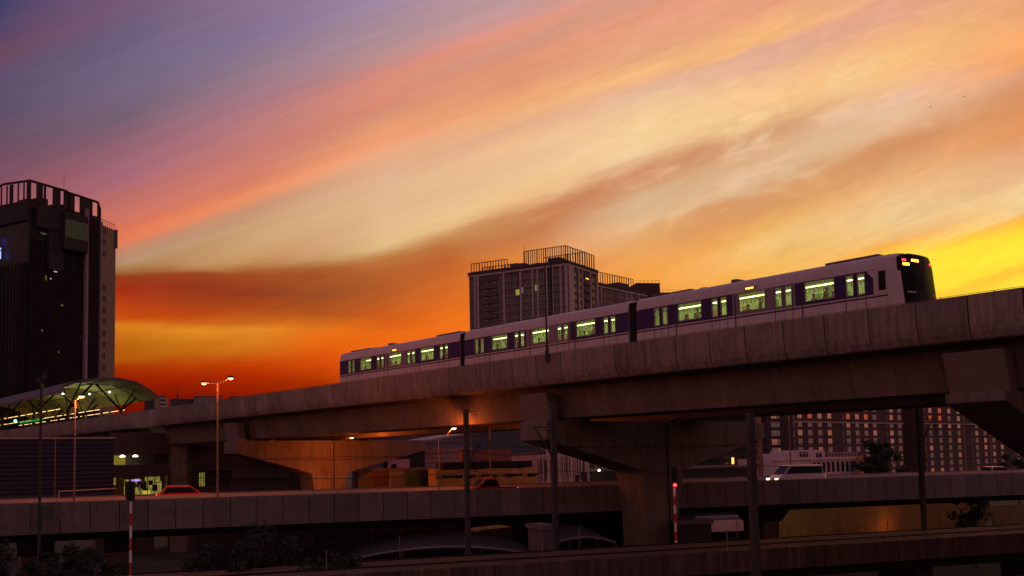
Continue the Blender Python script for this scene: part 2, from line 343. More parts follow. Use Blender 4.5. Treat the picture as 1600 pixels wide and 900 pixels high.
def pier(s, label, shaft_n=14.4, n1=29.0, th=3.3, up=0):
    r = thing('viaduct_pier', label, 'pier', fw(VB, VR, s, 0, 0), VR, 'piers under the rail viaduct')
    h = th/2; c = MB()
    zt = 15.12
    # cap: haunched hammerhead, faces sloping in
    for (a0, b0, za, zb) in ((.9, shaft_n-2.6, 13.6+up, 10.9), (shaft_n-2.6, shaft_n+2.6, 10.9, 10.9), (shaft_n+2.6, n1, 10.9, 13.7)):
        c.hull8([(-h, a0, za), (h, a0, za), (h, b0, zb), (-h, b0, zb), (-h, a0, zt), (h, a0, zt), (h, b0, zt), (-h, b0, zt)])
    cap = c.build('cap', CONCP, r, bevel=.05)
    e = MB(); e.hull8([(-h-.02, 1.62, 13.55+up), (h+.02, 1.62, 13.55+up), (h+.02, 2.5, 13.55+up), (-h-.02, 2.5, 13.55+up), (-h-.02, .85, 17.35), (h+.02, .85, 17.35), (h+.02, 1.85, 17.35), (-h-.02, 1.85, 17.35)])
    e.build('end_block', CONCE, r, bevel=.04)
    sm = MB(); sn = shaft_n
    sm.hull8([(-h*.9, sn-2.0, -.3), (h*.9, sn-2.0, -.3), (h*.9, sn+2.0, -.3), (-h*.9, sn+2.0, -.3), (-h*.9, sn-2.05, 7.5), (h*.9, sn-2.05, 7.5), (h*.9, sn+2.05, 7.5), (-h*.9, sn+2.05, 7.5)])
    sm.hull8([(-h*.9, sn-2.05, 7.5), (h*.9, sn-2.05, 7.5), (h*.9, sn+2.05, 7.5), (-h*.9, sn+2.05, 7.5), (-h, sn-2.6, 10.9), (h, sn-2.6, 10.9), (h, sn+2.6, 10.9), (-h, sn+2.6, 10.9)])
    sm.build('shaft', CONCP, r)
    for q in (3.6, 6.4, 17.0, 19.8):
        b = MB(); b.box(-.5, .5, q-.4, q+.4, 15.12, 15.36); b.build('bearing', BLACK, r)
    g = MB(); g.box(h+.003, h+.03, 1.6, n1-.3, 12.95, 13.0); g.build('formwork_line', DK, cap)
    d = MB(); d.bar((h+.1, sn+.5, 0), (h+.1, sn+.5, 15), .07, 6); d.build('drain_pipe', DARKC, r)
    return r
pier(1.4, 'concrete hammerhead pier nearest the middle, standing before the highway')
pier(-55.5, 'concrete pier glowing orange under a street lamp behind the highway', th=3.6, shaft_n=13.8, n1=28.8)
pier(37.4, 'dark concrete pier at the right edge of the photo under the train', up=1.0)
pier(-90.0, 'dim concrete pier beside the station concourse wall', th=2.2)

# ------------------------------------------------------------------ train
LM = mat('train white paint', (.56,.43,.45), .4, streak=.15, grime=.12, var=.05, spec=.4, fine=.03)
PU = mat('train purple band', (.042,.013,.10), .45, var=.08, spec=.2)
MAU = mat('train mauve band', (.20,.125,.20), .4, var=.06, spec=.5)
LINE = mat('train purple line', (.06,.012,.06), .4)
ROOFM = mat('train roof grey', (.12,.085,.095), .5, var=.1)
GANG = mat('gangway rubber', (.02,.018,.018), .8)
INW = mat('train interior wall', (.55,.60,.40), .6, var=.25, vscale=2.5)
SEAT = mat('train seat', (.10,.16,.05), .6)
TG = glass('train glass', (.74,.86,.54), .10)
CABG = mat('cab black glass', (.006,.005,.006), .35, spec=.12)
TUBE = emis('train ceiling light', (.97,1,.78), 6)
ADV = [mat('advert panel orange', (.50,.22,.06), .6), mat('advert panel white', (.6,.65,.5), .6), mat('advert panel green', (.14,.30,.08), .6), mat('advert panel red', (.4,.07,.05), .6)]
AMB = emis('amber side light', (1, .30, .02), 6)
FZ = 20.30; RZ = 23.55   # floor, roof edge height
tr = thing('metro_train', 'purple and white three-car metro train with lit windows running on the viaduct', 'train', (VB.x, VB.y, 0), VR)
YN, YF = 1.6, 5.4
def carriage(x0, x1, doors, wins, bands, front=0):
    # shell with real openings on the near side
    zs0, zs1 = 21.30, 22.74      # livery band heights
    zb = 18.95+.9
    openings = []
    for c in doors: openings += [(c-.60, c-.17, 21.45, 22.62), (c+.17, c+.60, 21.45, 22.62)]
    for c in wins: openings.append((c-1.03, c+1.03, 21.52, 22.66))
    body = MB()
    for (ya, yb) in ((YN, YN+.07), (YF-.07, YF)):
        body.box(x0, x1, ya, yb, 19.3, zs0)
    # cove and roof skin
    pts = []
    for i in range(9):
        t = i/8; pts.append((YN-.0+.02+(1.45-.02)*(1-math.cos(t*PI/2))*1.0*.55 + .62*t, zs1+(RZ+.12-zs1)*math.sin(t*PI/2)))
    prof = [(YN, zs1)] + [(YN+.05, zs1+.35), (YN+.13, zs1+.62), (YN+.3, zs1+.80), (YN+.6, zs1+.90), (YN+1.45, zs1+.95), (YF-.6, zs1+.90), (YF-.3, zs1+.8), (YF-.13, zs1+.62), (YF-.05, zs1+.35), (YF, zs1), (YF-.08, zs1), (YF-.2, zs1+.3), (YN+.2, zs1+.3), (YN+.08, zs1)]
    body.prism(prof, x0, x1)
    body.box(x0, x1, YN+.1, YF-.1, 19.9, 20.6)
    body.box(x0, x0+.08, YN+.07, YF-.07, 20.3, zs1)
    if not front: body.box(x1-.08, x1, YN+.07, YF-.07, 20.3, zs1)
    B = body.build('carriage', LM, tr, bevel=.03)
    # livery band cells between openings
    def wallcells(xa, xb, m, name):
        w = MB(); cuts = sorted([o for o in openings if o[0] >= xa-.01 and o[1] <= xb+.01])
        cur = xa
        for (a, b, c, d) in cuts:
            if a > cur: w.box(cur, a, YN, YN+.06, zs0, zs1)
            w.box(a, b, YN, YN+.06, zs0, c); w.box(a, b, YN, YN+.06, d, zs1); cur = b
        if cur < xb: w.box(cur, xb, YN, YN+.06, zs0, zs1)
        if front and xa < 30.8 < xb:
            cur = xa
            for q_ in (30.8-.60, 30.8+.17): w.box(cur, q_, YF-.06, YF, zs0, zs1); w.box(q_, q_+.43, YF-.06, YF, zs0, 21.45); w.box(q_, q_+.43, YF-.06, YF, 22.5, zs1); cur = q_+.43
            w.box(cur, xb, YF-.06, YF, zs0, zs1)
        else: w.box(xa, xb, YF-.06, YF, zs0, zs1)
        return w.build(name, m, B)
    for (xa, xb, m, nm) in bands: wallcells(xa, xb, m, nm)
    for (a, b, c, d) in openings:
        fr = MB(); fr.box(a-.05, b+.05, YN-.012, YN+.02, c-.05, c); fr.box(a-.05, b+.05, YN-.012, YN+.02, d, d+.05)
        fr.box(a-.05, a, YN-.012, YN+.02, c, d); fr.box(b, b+.05, YN-.012, YN+.02, c, d)
        g = MB(); g.box(a+.0, b-.0, YN+.022, YN+.034, c, d)
        g.build('door_window' if b-a < 1 else 'window', TG, B)
        fr.build('window_seal', mat('pale window seal', (.30,.33,.24), .5), B)
    # stripes and door joints
    st = MB(); st.box(x0, x1, YN-.006, YN, 21.10, 21.20); st.box(x0, x1, YN-.006, YN, 20.42, 20.50)
    st.build('stripe', LINE, B)
    for c in doors:
        dj = MB(); dj.box(c-.70, c+.70, YN-.009, YN, 22.70, zs1); dj.box(c-.70, c-.66, YN-.009, YN, 20.3, 22.70); dj.box(c+.66, c+.70, YN-.009, YN, 20.3, 22.70)
        dj.box(c-.66, c+.66, YN-.009, YN, 20.3, 20.33); dj.box(c-.012, c+.012, YN-.009, YN, 20.33, 22.70); dj.build('door', LINE, B)
    for c in (doors[0]+1.45, doors[1]+1.35, doors[2]+1.4):
        dj = MB(); dj.box(c-.05, c+.05, YN-.0075, YN+.0, 20.3, zs1); dj.build('panel_joint', LINE, B)
    # roof gear
    rg = MB(); zt = zs1+.9
    L = x1-x0
    rg.box(x1-4.6, x1-.9, YN+.7, YF-.7, zt, zt+.17)
    for i, (qa, qb) in enumerate(((.9, 4.6), (5.4, 6.0), (8.2, 8.7))): r2 = MB(); r2.box(x0+qa, x0+qb, YN+.8, YF-.8, zt, zt+(.17, .1, .26)[i]); r2.build('roof_equipment', ROOFM, B, bevel=.04)
    rg.build('roof_equipment', ROOFM, B, bevel=.04)
    # interior
    ins = MB()
    if front: ins.box(x0+.1, 30.1, YF-.16, YF-.1, 20.3, 22.95); ins.box(31.5, x1-.1, YF-.16, YF-.1, 20.3, 22.95); ins.box(30.1, 31.5, YF-.16, YF-.1, 20.3, 21.4); ins.box(30.1, 31.5, YF-.16, YF-.1, 22.5, 22.95)
    else: ins.box(x0+.1, x1-.1, YF-.16, YF-.1, 20.3, 22.95)
    ins.box(x0+.1, x1-.1, YN+.09, YF-.09, 22.95, 22.99)
    if 0: pass
    for q in [x0+.1, x1-.5]: ins.box(q, q+.06, YN+.2, YF-.2, 20.3, 22.9)
    ins.build('interior_lining', INW, B)
    tb = MB(); tb.box(x0+.6, x1-.9, YN+.75, YN+.95, 22.90, 22.945); tb.box(x0+.6, x1-.9, YF-.95, YF-.75, 22.90, 22.945)
    tb.build('ceiling_light', TUBE, B)
    se = MB()
    for c in wins:
        se.box(c-1.6, c+1.6, YF-.65, YF-.2, 20.9, 21.05); se.box(c-1.6, c+1.6, YN+.1, YN+.6, 20.9, 21.05); se.box(c-1.6, c+1.6, YF-.3, YF-.17, 21.05, 22.0)
    se.build('seat', SEAT, B)
    po = MB()
    for c in list(doors)+list(wins):
        po.bar((c+.75, YN+.6, 20.3), (c+.75, YN+.6, 22.9), .03, 6); po.bar((c-.7, YF-.7, 20.3), (c-.7, YF-.7, 22.9), .03, 6)
    po.bar((x0+.5, YN+.8, 22.35), (x1-.5, YN+.8, 22.35), .02, 5)
    for i in range(int((x1-x0-1)/.33)):
        xx = x0+.6+i*.33; po.bar((xx, YN+.8, 22.35), (xx, YN+.8, 22.12), .03, 4)
    po.build('grab_pole', mat('grab pole', (.4,.4,.3), .4), B)
    k = 0
    for c in list(wins)+list(doors):
        for q in (-.9, -.05, .7):
            if random.random() < .75 and not (front and c == doors[-1]):
                a = MB(); w = random.uniform(.3, .75); a.box(c+q, c+q+w, YF-.175, YF-.162, 21.9+random.uniform(0,.25), 22.5+random.uniform(-.1,.35))
                a.build('advert_panel', ADV[random.randrange(4)], B); k += 1
    return B
D3 = [15.03, 20.37, 25.6, 30.8]; W3 = [17.73, 23.1, 28.28]
D2 = [-6.43, -.92, 4.48, 9.77]; W2 = [-3.6, 1.78, 7.15]
D1 = [-28.33, -22.72, -17.22, -11.8]; W1 = [-25.47, -19.98, -14.48]
c1 = carriage(-30.7, -9.35, D1, W1, [(-30.7, -21.9, PU, 'livery_band'), (-21.9, -16.4, MAU, 'livery_band'), (-16.4, -9.35, PU, 'livery_band')])
c2 = carriage(-8.65, 11.75, D2, W2, [(-8.65, -.05, PU, 'livery_band'), (-.05, 5.35, MAU, 'livery_band'), (5.35, 11.75, PU, 'livery_band')])
c3 = carriage(12.6, 32.9, D3, W3, [(12.6, 21.5, PU, 'livery_band'), (21.5, 26.5, MAU, 'livery_band'), (26.5, 32.0, PU, 'livery_band'), (32.0, 32.9, LM, 'livery_band')], front=1)
# sharp diagonal of the livery near the cab, cab door window
q = MB(); q.face([(31.55, YN-.004, 22.74), (32.9, YN-.004, 22.74), (32.9, YN-.004, 21.75)]); q.face([(31.55, YN-.004, 22.74), (32.9, YN-.004, 21.75), (32.2, YN-.004, 22.05)])
q.build('cab_paint', LM, c3)
q = MB(); q.box(32.35, 32.8, YN-.02, YN-.006, 21.5, 22.62); q.build('cab_door_window', CABG, c3)
# white-lit doors of front car: far-side door panes let the sunset through
# cab nose
nose = MB()
secs = []
for t, (x, zt, zb, ins) in enumerate([(32.9, 23.69, 19.3, 0), (33.15, 23.69, 19.3, .01), (33.4, 23.64, 19.3, .02), (33.62, 23.52, 19.3, .05)]):
    ring = [(x, YN+ins, zb), (x, YN+ins, 22.74-.1*t), (x-.03, YN+ins+.10, zt-.30), (x, YN+.55+ins, zt-.08), (x, (YN+YF)/2, zt), (x, YF-.55-ins, zt-.08), (x-.03, YF-ins-.10, zt-.30), (x, YF-ins, 22.74-.1*t), (x, YF-ins, zb)]
    secs.append(ring)
# slope the face: lower parts reach further forward
for t, ring in enumerate(secs):
    secs[t] = [(x+((23.6-z)*.10+.34*(1-abs(2*(y-YN)/(YF-YN)-1)**2))*t/3, y, z) for x, y, z in ring]
for a, b in zip(secs, secs[1:]):
    for i in range(8): nose.face([a[i], b[i], b[i+1], a[i+1]])
ns = nose.build('cab_nose', LM, tr, smooth=True)
R4 = secs[-1]
fm = MB(); cols_ = []
for i in range(13):
    y = YN+.05+(YF-YN-.10)*i/12; e_ = min(1, min(i, 12-i)/2.2); ztp = 23.52-.62*(1-e_)**2
    cols_.append([(33.63+(23.6-z)*.10+.34*(1-abs(2*(y-YN)/(YF-YN)-1)**2), y, z) for z in (19.3, 21.0, 21.25, 22.9, ztp)])
for a, b in zip(cols_, cols_[1:]):
    for k in range(4): fm.face([a[k], b[k], b[k+1], a[k+1]]); fm.build('windscreen_mask', CABG, ns)
mk = MB()   # black mask wraps a little round the corner
for i in range(1, 7):
    a, b = R4[i], R4[i+1]; c, d = [tuple(Vector(secs[2][k])*.75+Vector(R4[k])*.25) for k in (i, i+1)]
    up = Vector((0, 0, .008)); mk.face([Vector(a)+up, Vector(b)+up, Vector(d)+up, Vector(c)+up])
mk.build('mask_edge', CABG, ns)
def nosept(y, z, off=.02): return (33.64+(23.6-z)*.10+.34*(1-abs(2*(y-YN)/(YF-YN)-1)**2)+off, y, z)
def plate(y0, y1, z0, z1, m, name, off=.03):
    w = MB(); w.hull8([nosept(y0, z0, off-.02), nosept(y1, z0, off-.02), nosept(y1, z0, off), nosept(y0, z0, off), nosept(y0, z1, off-.02), nosept(y1, z1, off-.02), nosept(y1, z1, off), nosept(y0, z1, off)]); return w.build(name, m, ns, bevel=.012)
plate(YN+.95, YN+1.6, 23.06, 23.2, emis('destination display', (1, .42, .02), 9), 'destination_display')
plate(YN+.24, YN+.72, 22.80, 22.94, emis('amber head lamp', (1, .40, .02), 9), 'lamp')
plate(YN+.22, YN+.5, 23.04, 23.17, emis('red tail lamp', (1, .03, .04), 5), 'tail_lamp')
plate(YF-.75, YF-.45, 23.04, 23.17, MATS['red tail lamp'], 'tail_lamp')
plate(YN+.3, YN+.95, 21.18, 21.26, LM, 'trim_line'); plate(YF-.95, YF-.3, 21.18, 21.26, LM, 'trim_line')
w = MB(); w.bar(nosept(YN+1.5, 21.5, .05), nosept(YN+1.1, 22.4, .05), .02); w.bar(nosept(YN+1.95, 21.5, .05), nosept(YN+1.95, 22.4, .05), .02); w.build('wiper', BLACK, ns)
for x in (-9.0, 12.17):
    g = MB(); g.box(x-.42, x+.42, YN+.16, YF-.16, 19.9, 23.35)
    for i in range(6): g.box(x-.38+i*.14, x-.33+i*.14, YN+.12, YF-.12, 19.9, 23.4)
    g.build('gangway', GANG, tr)
for x, par in ((23.0, c3), (2.3-.5, None), (-20.0, c1)):
    if par:
        g = MB(); g.box(x-.42, x+.42, YN-.06, YN+.05, 22.86, 23.02); h = g.build('side_lamp_housing', BLACK, par, bevel=.02)
        g = MB(); g.box(x-.32, x+.32, YN-.08, YN-.058, 22.89, 22.99); g.build('side_lamp', AMB, par)
for par, x0, x1 in ((c1, -30, -10), (c2, -8, 11), (c3, 13, 32)):
    for b in (x0+3, x1-3):
        m_ = MB()
        for w_ in (-1.05, 1.05):
            for yy in (YN+.7, YF-.85):
                k = len(m_.v)
                for i in range(14):
                    t = 2*PI*i/14
                    for yy2 in (yy, yy+.13): m_.v.append(Vector((b+w_+.42*math.cos(t), yy2, 19.37+.42*math.sin(t))))
                for i in range(14):
                    j = (i+1) % 14; m_.f.append([k+2*i, k+2*j, k+2*j+1, k+2*i+1]); m_.mi.append(0)
                m_.f.append([k+2*i for i in range(14)]); m_.f.append([k+2*i+1 for i in range(14)]); m_.mi += [0, 0]
        m_.box(b-1.5, b+1.5, YN+.5, YF-.5, 19.3, 19.6); m_.build('bogie', BLACK, par)
tr.scale.x = .981
# passengers
def person_mesh(sit):
    me = bpy.data.meshes.new('person')
    J = {'pel': (0,0,.95,.16), 'spi': (0,0,1.2,.15), 'che': (0,0,1.38,.17), 'nek': (0,0,1.52,.06), 'hd1': (0,.02,1.6,.085), 'hd2': (0,.01,1.72,.09),
         'shl': (-.18,0,1.42,.065), 'ell': (-.25,.04,1.14,.045), 'hal': (-.22,.16,.95,.035), 'shr': (.18,0,1.42,.065), 'elr': (.27,.08,1.5,.045), 'har': (.2,.1,1.85,.035),
         'hil': (-.1,0,.9,.1), 'knl': (-.1,.03,.5,.07), 'anl': (-.1,0,.1,.05), 'tol': (-.1,.14,.04,.04), 'hir': (.1,0,.9,.1), 'knr': (.1,.03,.5,.07), 'anr': (.1,0,.1,.05), 'tor': (.1,.14,.04,.04)}
    if sit:
        for k in J:
            x, y, z, r_ = J[k]
            if k in ('pel','spi','che','nek','hd1','hd2','shl','shr','hil','hir'): z -= .42
            J[k] = (x, y, z, r_)
        J['knl'] = (-.12,.46,.5,.075); J['knr'] = (.12,.46,.5,.075); J['anl'] = (-.12,.45,.1,.05); J['anr'] = (.12,.45,.1,.05); J['tol'] = (-.12,.6,.04,.04); J['tor'] = (.12,.6,.04,.04)
        J['ell'] = (-.26,.05,.76,.045); J['hal'] = (-.12,.3,.68,.035); J['elr'] = (.26,.05,.76,.045); J['har'] = (.12,.3,.68,.035)
    ks = list(J); E = [('pel','spi'),('spi','che'),('che','nek'),('nek','hd1'),('hd1','hd2'),('che','shl'),('shl','ell'),('ell','hal'),('che','shr'),('shr','elr'),('elr','har'),('pel','hil'),('hil','knl'),('knl','anl'),('anl','tol'),('pel','hir'),('hir','knr'),('knr','anr'),('anr','tor')]
    me.from_pydata([J[k][:3] for k in ks], [(ks.index(a), ks.index(b)) for a, b in E], [])
    o = bpy.data.objects.new('tmp', me); COL.objects.link(o); m = o.modifiers.new('s', 'SKIN'); m.use_smooth_shade = True
    for i, k in enumerate(ks):
        sv = me.skin_vertices[0].data[i]; sv.radius = (J[k][3], J[k][3]*.85); sv.use_root = (i == 0)
    o.modifiers.new('u', 'SUBSURF').levels = 1; o.modifiers['u'].render_levels = 1
    dg = bpy.context.evaluated_depsgraph_get(); dg.update()
    nm = bpy.data.meshes.new_from_object(o.evaluated_get(dg)); bpy.data.objects.remove(o)
    return nm
MS, MT = person_mesh(True), person_mesh(False)
def hair_obj(sit, parent):
    z = 1.68-(.42 if sit else 0); m = MB(); m.lathe((0, -.01, z), [(.10, -.04), (.115, .02), (.105, .08), (.06, .12), (.01, .13)], 10)
    return m.build('hair', mat('dark hair', (.012,.009,.008), .7), parent, smooth=True)
def person(s, y, sit, rz, col, cname, label):
    me = (MS if sit else MT).copy(); me.materials.clear(); me.materials.append(mat('clothes '+cname, col, .85))
    me.materials.append(mat('skin', (.35,.2,.13), .6))
    hz = 1.5-(.42 if sit else 0)
    for p in me.polygons:
        c = p.center
        p.material_index = 1 if c.z > hz+.02 and abs(c.x) < .14 else 0
    o = bpy.data.objects.new('person', me); COL.objects.link(o); o.location = fw(VB, VR, s*.981, y, 20.62 if not sit else 20.6); o.rotation_euler = (0, 0, VR+rz)
    tag(o, label, 'person', 'passengers inside the train'); hair_obj(sit, o); return o
carn = {1: 'rear car', 2: 'middle car', 3: 'front car'}
tones = [((.03,.03,.04),'black'),((.30,.28,.20),'khaki'),((.45,.45,.45),'white'),((.04,.06,.03),'dark green'),((.05,.05,.06),'dark grey'),((.03,.04,.08),'navy'),((.45,.09,.04),'red'),((.30,.16,.07),'tan'),((.10,.05,.09),'plum')]
spots = []; kk_ = 0
for cn_, ws_, ds_ in (('rear', W1, D1), ('middle', W2, D2), ('front', W3, D3)):
    for wi, c_ in enumerate(ws_):
        wn_ = ('first', 'centre', 'last')[wi]
        for off, y_, sit in ((-.72, 2.05, 1), (-.1, 2.6, 0), (.35, 3.3, 0), (.75, 2.05, 1)):
            if (kk_*7) % 11 in (3,): kk_ += 1; continue
            col_, tn = tones[kk_*5 % 9]; kk_ += 1
            spots.append((c_+off+random.uniform(-.1, .1), y_, sit, random.uniform(-.5, .5) if sit else random.uniform(-2, 2), col_, tn, 'passenger in %s %s %s of the %s window, %s car' % (tn, 'seated' if sit else 'standing', {-.72: 'at left edge', -.1: 'in the middle', .35: 'deep inside, right', .75: 'at right edge'}[off], wn_, cn_)))
    for di in (1, 3):
        col_, tn = tones[(kk_*4+di) % 9]; kk_ += 1
        spots.append((ds_[di]+.35, 2.5, 0, .4, col_, tn, 'passenger in %s standing behind the %s door of the %s car' % (tn, ('', 'second', '', 'last')[di], cn_)))
for s_, y_, sit, rz, c_, cn, lb in spots: person(s_, y_, sit, rz, c_, cn, lb)

# ------------------------------------------------------------------ elevated highway
hw = thing('elevated_highway', 'grey concrete elevated highway crossing below the rail viaduct', 'overpass', HB, HRr)
def hsegs(y0, name, x0, x1, L=2.0, z0=7.4, z1=9.7, m=CONCH, th=.26, sgn=1):
    a = MB(); c = MB(); k0 = math.floor(x0/L); k1 = math.ceil(x1/L)
    for k in range(k0, k1):
        a.prism([(y0, z0), (y0, z1-.12), (y0+.03, z1), (y0+th-.03, z1), (y0+th, z1-.12), (y0+th+.1, z0+1.3), (y0+th+.1, z0)], k*L+.03, (k+1)*L-.03)
    c.box(x0, x1, y0+.05, y0+th-.03, z0+.04, z1-.05); p = a.build(name, m, hw); c.build('joint_filler', DK, p)
hsegs(0, 'barrier', -40, 240)
b = MB(); b.box(-40, 240, .36, 9.3, 8.25, 8.65); b.box(-40, 240, 9.6, 20.2, 8.25, 8.646); b.build('deck', ASPH, hw)
MED = mat('median barrier concrete', (.46,.30,.24), .85, streak=.2, var=.12, fine=.05)
b = MB(); b.prism([(9.2, 8.6), (9.3, 9.0), (9.36, 9.72), (9.56, 9.72), (9.62, 9.0), (9.7, 8.6)], -40, 240); b.build('median_barrier', MED, hw)
b = MB(); b.prism([(20.0, 7.4), (20.0, 9.6), (20.25, 9.6), (20.3, 7.4)], -40, 240); b.build('barrier', CONCH, hw)
b = MB()
b.prism([(1.6, 8.25), (2.6, 6.7), (7.6, 6.7), (8.6, 8.25)], -40, 240); b.prism([(11.4, 8.25), (12.4, 6.7), (17.4, 6.7), (18.6, 8.25)], -40, 240)
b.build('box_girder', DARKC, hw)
b = MB(); b.box(-40, 240, 1.4, 1.52, 8.654, 8.658); b.box(-40, 240, 8.7, 8.82, 8.654, 8.658)
for k in range(-5, 30): b.box(k*8, k*8+3, 5.0, 5.12, 8.654, 8.658); b.box(k*8+2, k*8+5, 14.6, 14.72, 8.654, 8.658)
b.build('lane_marking', WHITE, hw)
def hpier(x, label):
    r = thing('highway_pier', label, 'pier', fw(HB, HRr, x, 0, 0), HRr, 'columns under the highway')
    m = MB(); m.prism([(3.6, -.2), (6.6, -.2), (6.9, 5.6), (3.3, 5.6)], -.9, .9); m.build('shaft', mat('warm pier concrete', (.12,.065,.045), .9, streak=.3), r, bevel=.06)
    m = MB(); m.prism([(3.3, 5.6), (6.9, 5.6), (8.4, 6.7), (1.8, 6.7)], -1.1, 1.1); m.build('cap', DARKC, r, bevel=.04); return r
for px_, lb in ((56, 'short brown highway column at the lower left among the trees'), (184, 'brown highway column beside the red and white signal post'), (1195, 'highway column hidden behind the tall mast right of the middle pier')):
    P = onz(px_, 870, 3) if px_ < 900 else at(px_, 800, 98)
    x_, y_ = inv(HB, HRr, P)
    # slide onto highway line
    best = min((abs((lambda q: (q.x/q.y))(fw(HB, HRr, t*.5, 5, 0)) - (ray(px_, 870).x/ray(px_, 870).y)), t*.5) for t in range(-60, 260))[1]
    hpier(best, lb)

# ------------------------------------------------------------------ lower rail line
lw = thing('low_rail_viaduct', 'low weathered concrete track wall along the bottom right of the photo', 'viaduct', TB, TR)
a = MB(); c = MB()
for k in range(-14, 90): a.prism([(0, 4.75), (0, 6.05), (.04, 6.1), (.3, 6.1), (.3, 4.75)], k*1.5+.02, (k+1)*1.5-.02)
p = a.build('side_panel', CONCT, lw); c.box(-21, 135, .04, .26, 4.8, 6.06); c.build('joint_filler', DK, p)
b = MB(); b.box(-21, 135, .3, 8.6, 5.2, 5.72); b.build('trackbed', BALL, lw)
b = MB(); b.box(-21, 135, 8.6, 8.85, 4.8, 5.95); b.build('side_panel', MATS['trough'] if 'trough' in MATS else mat('trough', (.03,.02,.018), .95, spec=.02), lw)
for t in (1.5, 2.94, 5.4, 6.84):
    b = MB(); b.box(-21, 135, t-.04, t+.04, 5.86, 6.02); b.build('rail', STEEL, lw)
b = MB()
for k in range(-32, 200): b.box(k*.66, k*.66+.25, .95, 3.5, 5.72, 5.86); b.box(k*.66, k*.66+.25, 4.85, 7.4, 5.72, 5.86)
b.build('sleeper', mat('sleeper concrete', (.022,.015,.014), .95, spec=.02), lw).__setitem__('kind', 'stuff')
b = MB(); b.box(-21, 135, .35, .75, 5.72, 5.98); b.box(-21, 135, 3.95, 4.35, 5.72, 6.0); b.build('cable_trough', mat('trough', (.03,.02,.018), .95, spec=.02), lw)
b = MB(); b.prism([(1.0, 5.2), (8, 5.2), (7, 3.9), (2, 3.9)], -21, 135)
for x in range(-18, 135, 12): b.box(x-.8, x+.8, 2.6, 6.4, -.2, 3.9)
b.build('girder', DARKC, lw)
# low wall in front (bottom right, nearly black)
nw = MB(); nw.box(18, 135, -5.0, -4.7, -.2, 3.9); 
o = nw.build('retaining_wall', mat('mossy wall', (.03,.034,.024), .9, streak=.5, var=.3)); o.location = TB; o.rotation_euler = (0, 0, TR)
tag(o, 'dark mossy retaining wall below the low track at the bottom right', 'wall')

# ------------------------------------------------------------------ buildings
def wallmat(name, c, **k): return mat(name, c, .85, **k)
GLD = mat('dark window glass', (.02,.022,.028), .12, spec=.6)
def frame2(P0, P1):   # facade frame: x along wall, y into the building
    d = Vector((P1[0]-P0[0], P1[1]-P0[1], 0)); return Vector((P0[0], P0[1], 0)), math.atan2(d.y, d.x), d.length
def winmesh(w, h, fr, gl, t=.09, cross=True):
    m = MB()
    m.box(-w/2, w/2, -.05, .0, -h/2, h/2, 1)
    for a, b, c, d in ((-w/2-t, w/2+t, -h/2-t, -h/2), (-w/2-t, w/2+t, h/2, h/2+t), (-w/2-t, -w/2, -h/2, h/2), (w/2, w/2+t, -h/2, h/2)):
        m.box(a, b, -.10, .0, c, d, 0)
    if cross: m.box(-t/3, t/3, -.09, -.052, -h/2, h/2, 0)
    return m
def add_windows(parent, spots, w, h, fr, variants, t=.09, cross=True, name='window', limit=100, glow=None):
    """spots: list of (origin Vector local to parent, rotation) ordered nearest first"""
    pro = []
    for v in variants: 
        me = winmesh(w, h, fr, v, t, cross).build(name, [fr, v]).data; o = [q for q in COL.objects if q.data == me][0]; bpy.data.objects.remove(o); pro.append(me)
    rest = {}
    for i, (p, rz) in enumerate(spots):
        k = random.choices(range(len(pro)), [variants_w.get(v.name, 1) for v in variants])[0]
        if i < limit:
            o = bpy.data.objects.new(name, pro[k]); COL.objects.link(o); o.parent = parent; o.location = p; o.rotation_euler = (0, 0, rz)
        else: rest.setdefault(k, []).append((p, rz))
    if rest:
        M = MB()
        for k, L in rest.items():
            for p, rz in L:
                R_ = Matrix.Rotation(rz, 3, 'Z'); b = len(M.v); me = pro[k]
                M.v += [R_ @ v.co + p for v in me.vertices]
                for q in me.polygons: M.f.append([b+i for i in q.vertices]); M.mi.append(0 if q.material_index == 0 else 1+k)
        o = M.build(name, [fr]+list(variants), parent); o['kind'] = 'stuff'
variants_w = {}
# ---- left residential tower
TW = wallmat('tower dark cladding', (.045,.032,.034), var=.15)
TWG = mat('tower dark glass', (.010,.012,.011), .35, var=.4, vscale=.08, spec=.15)
FIN = mat('tower pale fin', (.30,.22,.24), .7)
FIND = mat('tower dark fin', (.03,.024,.025), .7)
A0 = at(40, 700, 250); R0 = at(153.5, 700, 268); L0 = at(-65, 700, 262)
ztop = lambda x, y, P: (HC + (ray(x, y).z)*(P.y/ray(x, y).y))
zt = ztop(45, 310, A0)
tw = thing('residential_tower', 'tall dark apartment tower at the left edge with open frames on its roof', 'tower', (A0.x, A0.y, 0))
o0, ra, LR = frame2(A0, R0)
def sub(parent, P, rz, name, mb, m, **k):
    o = mb.build(name, m, parent, **k); o.location = Vector((P[0], P[1], 0))-Vector(parent.location); o.location.z = 0; o.rotation_euler = (0, 0, rz); return o
m = MB(); m.box(0, LR, 0, 34, 0, zt-1.5); core = sub(tw, A0, ra, 'wall', m, TWG)
lw_ = (Vector((L0.x, L0.y, 0))-Vector((A0.x, A0.y, 0))); la = math.atan2(-lw_.y, -lw_.x); LL = lw_.length
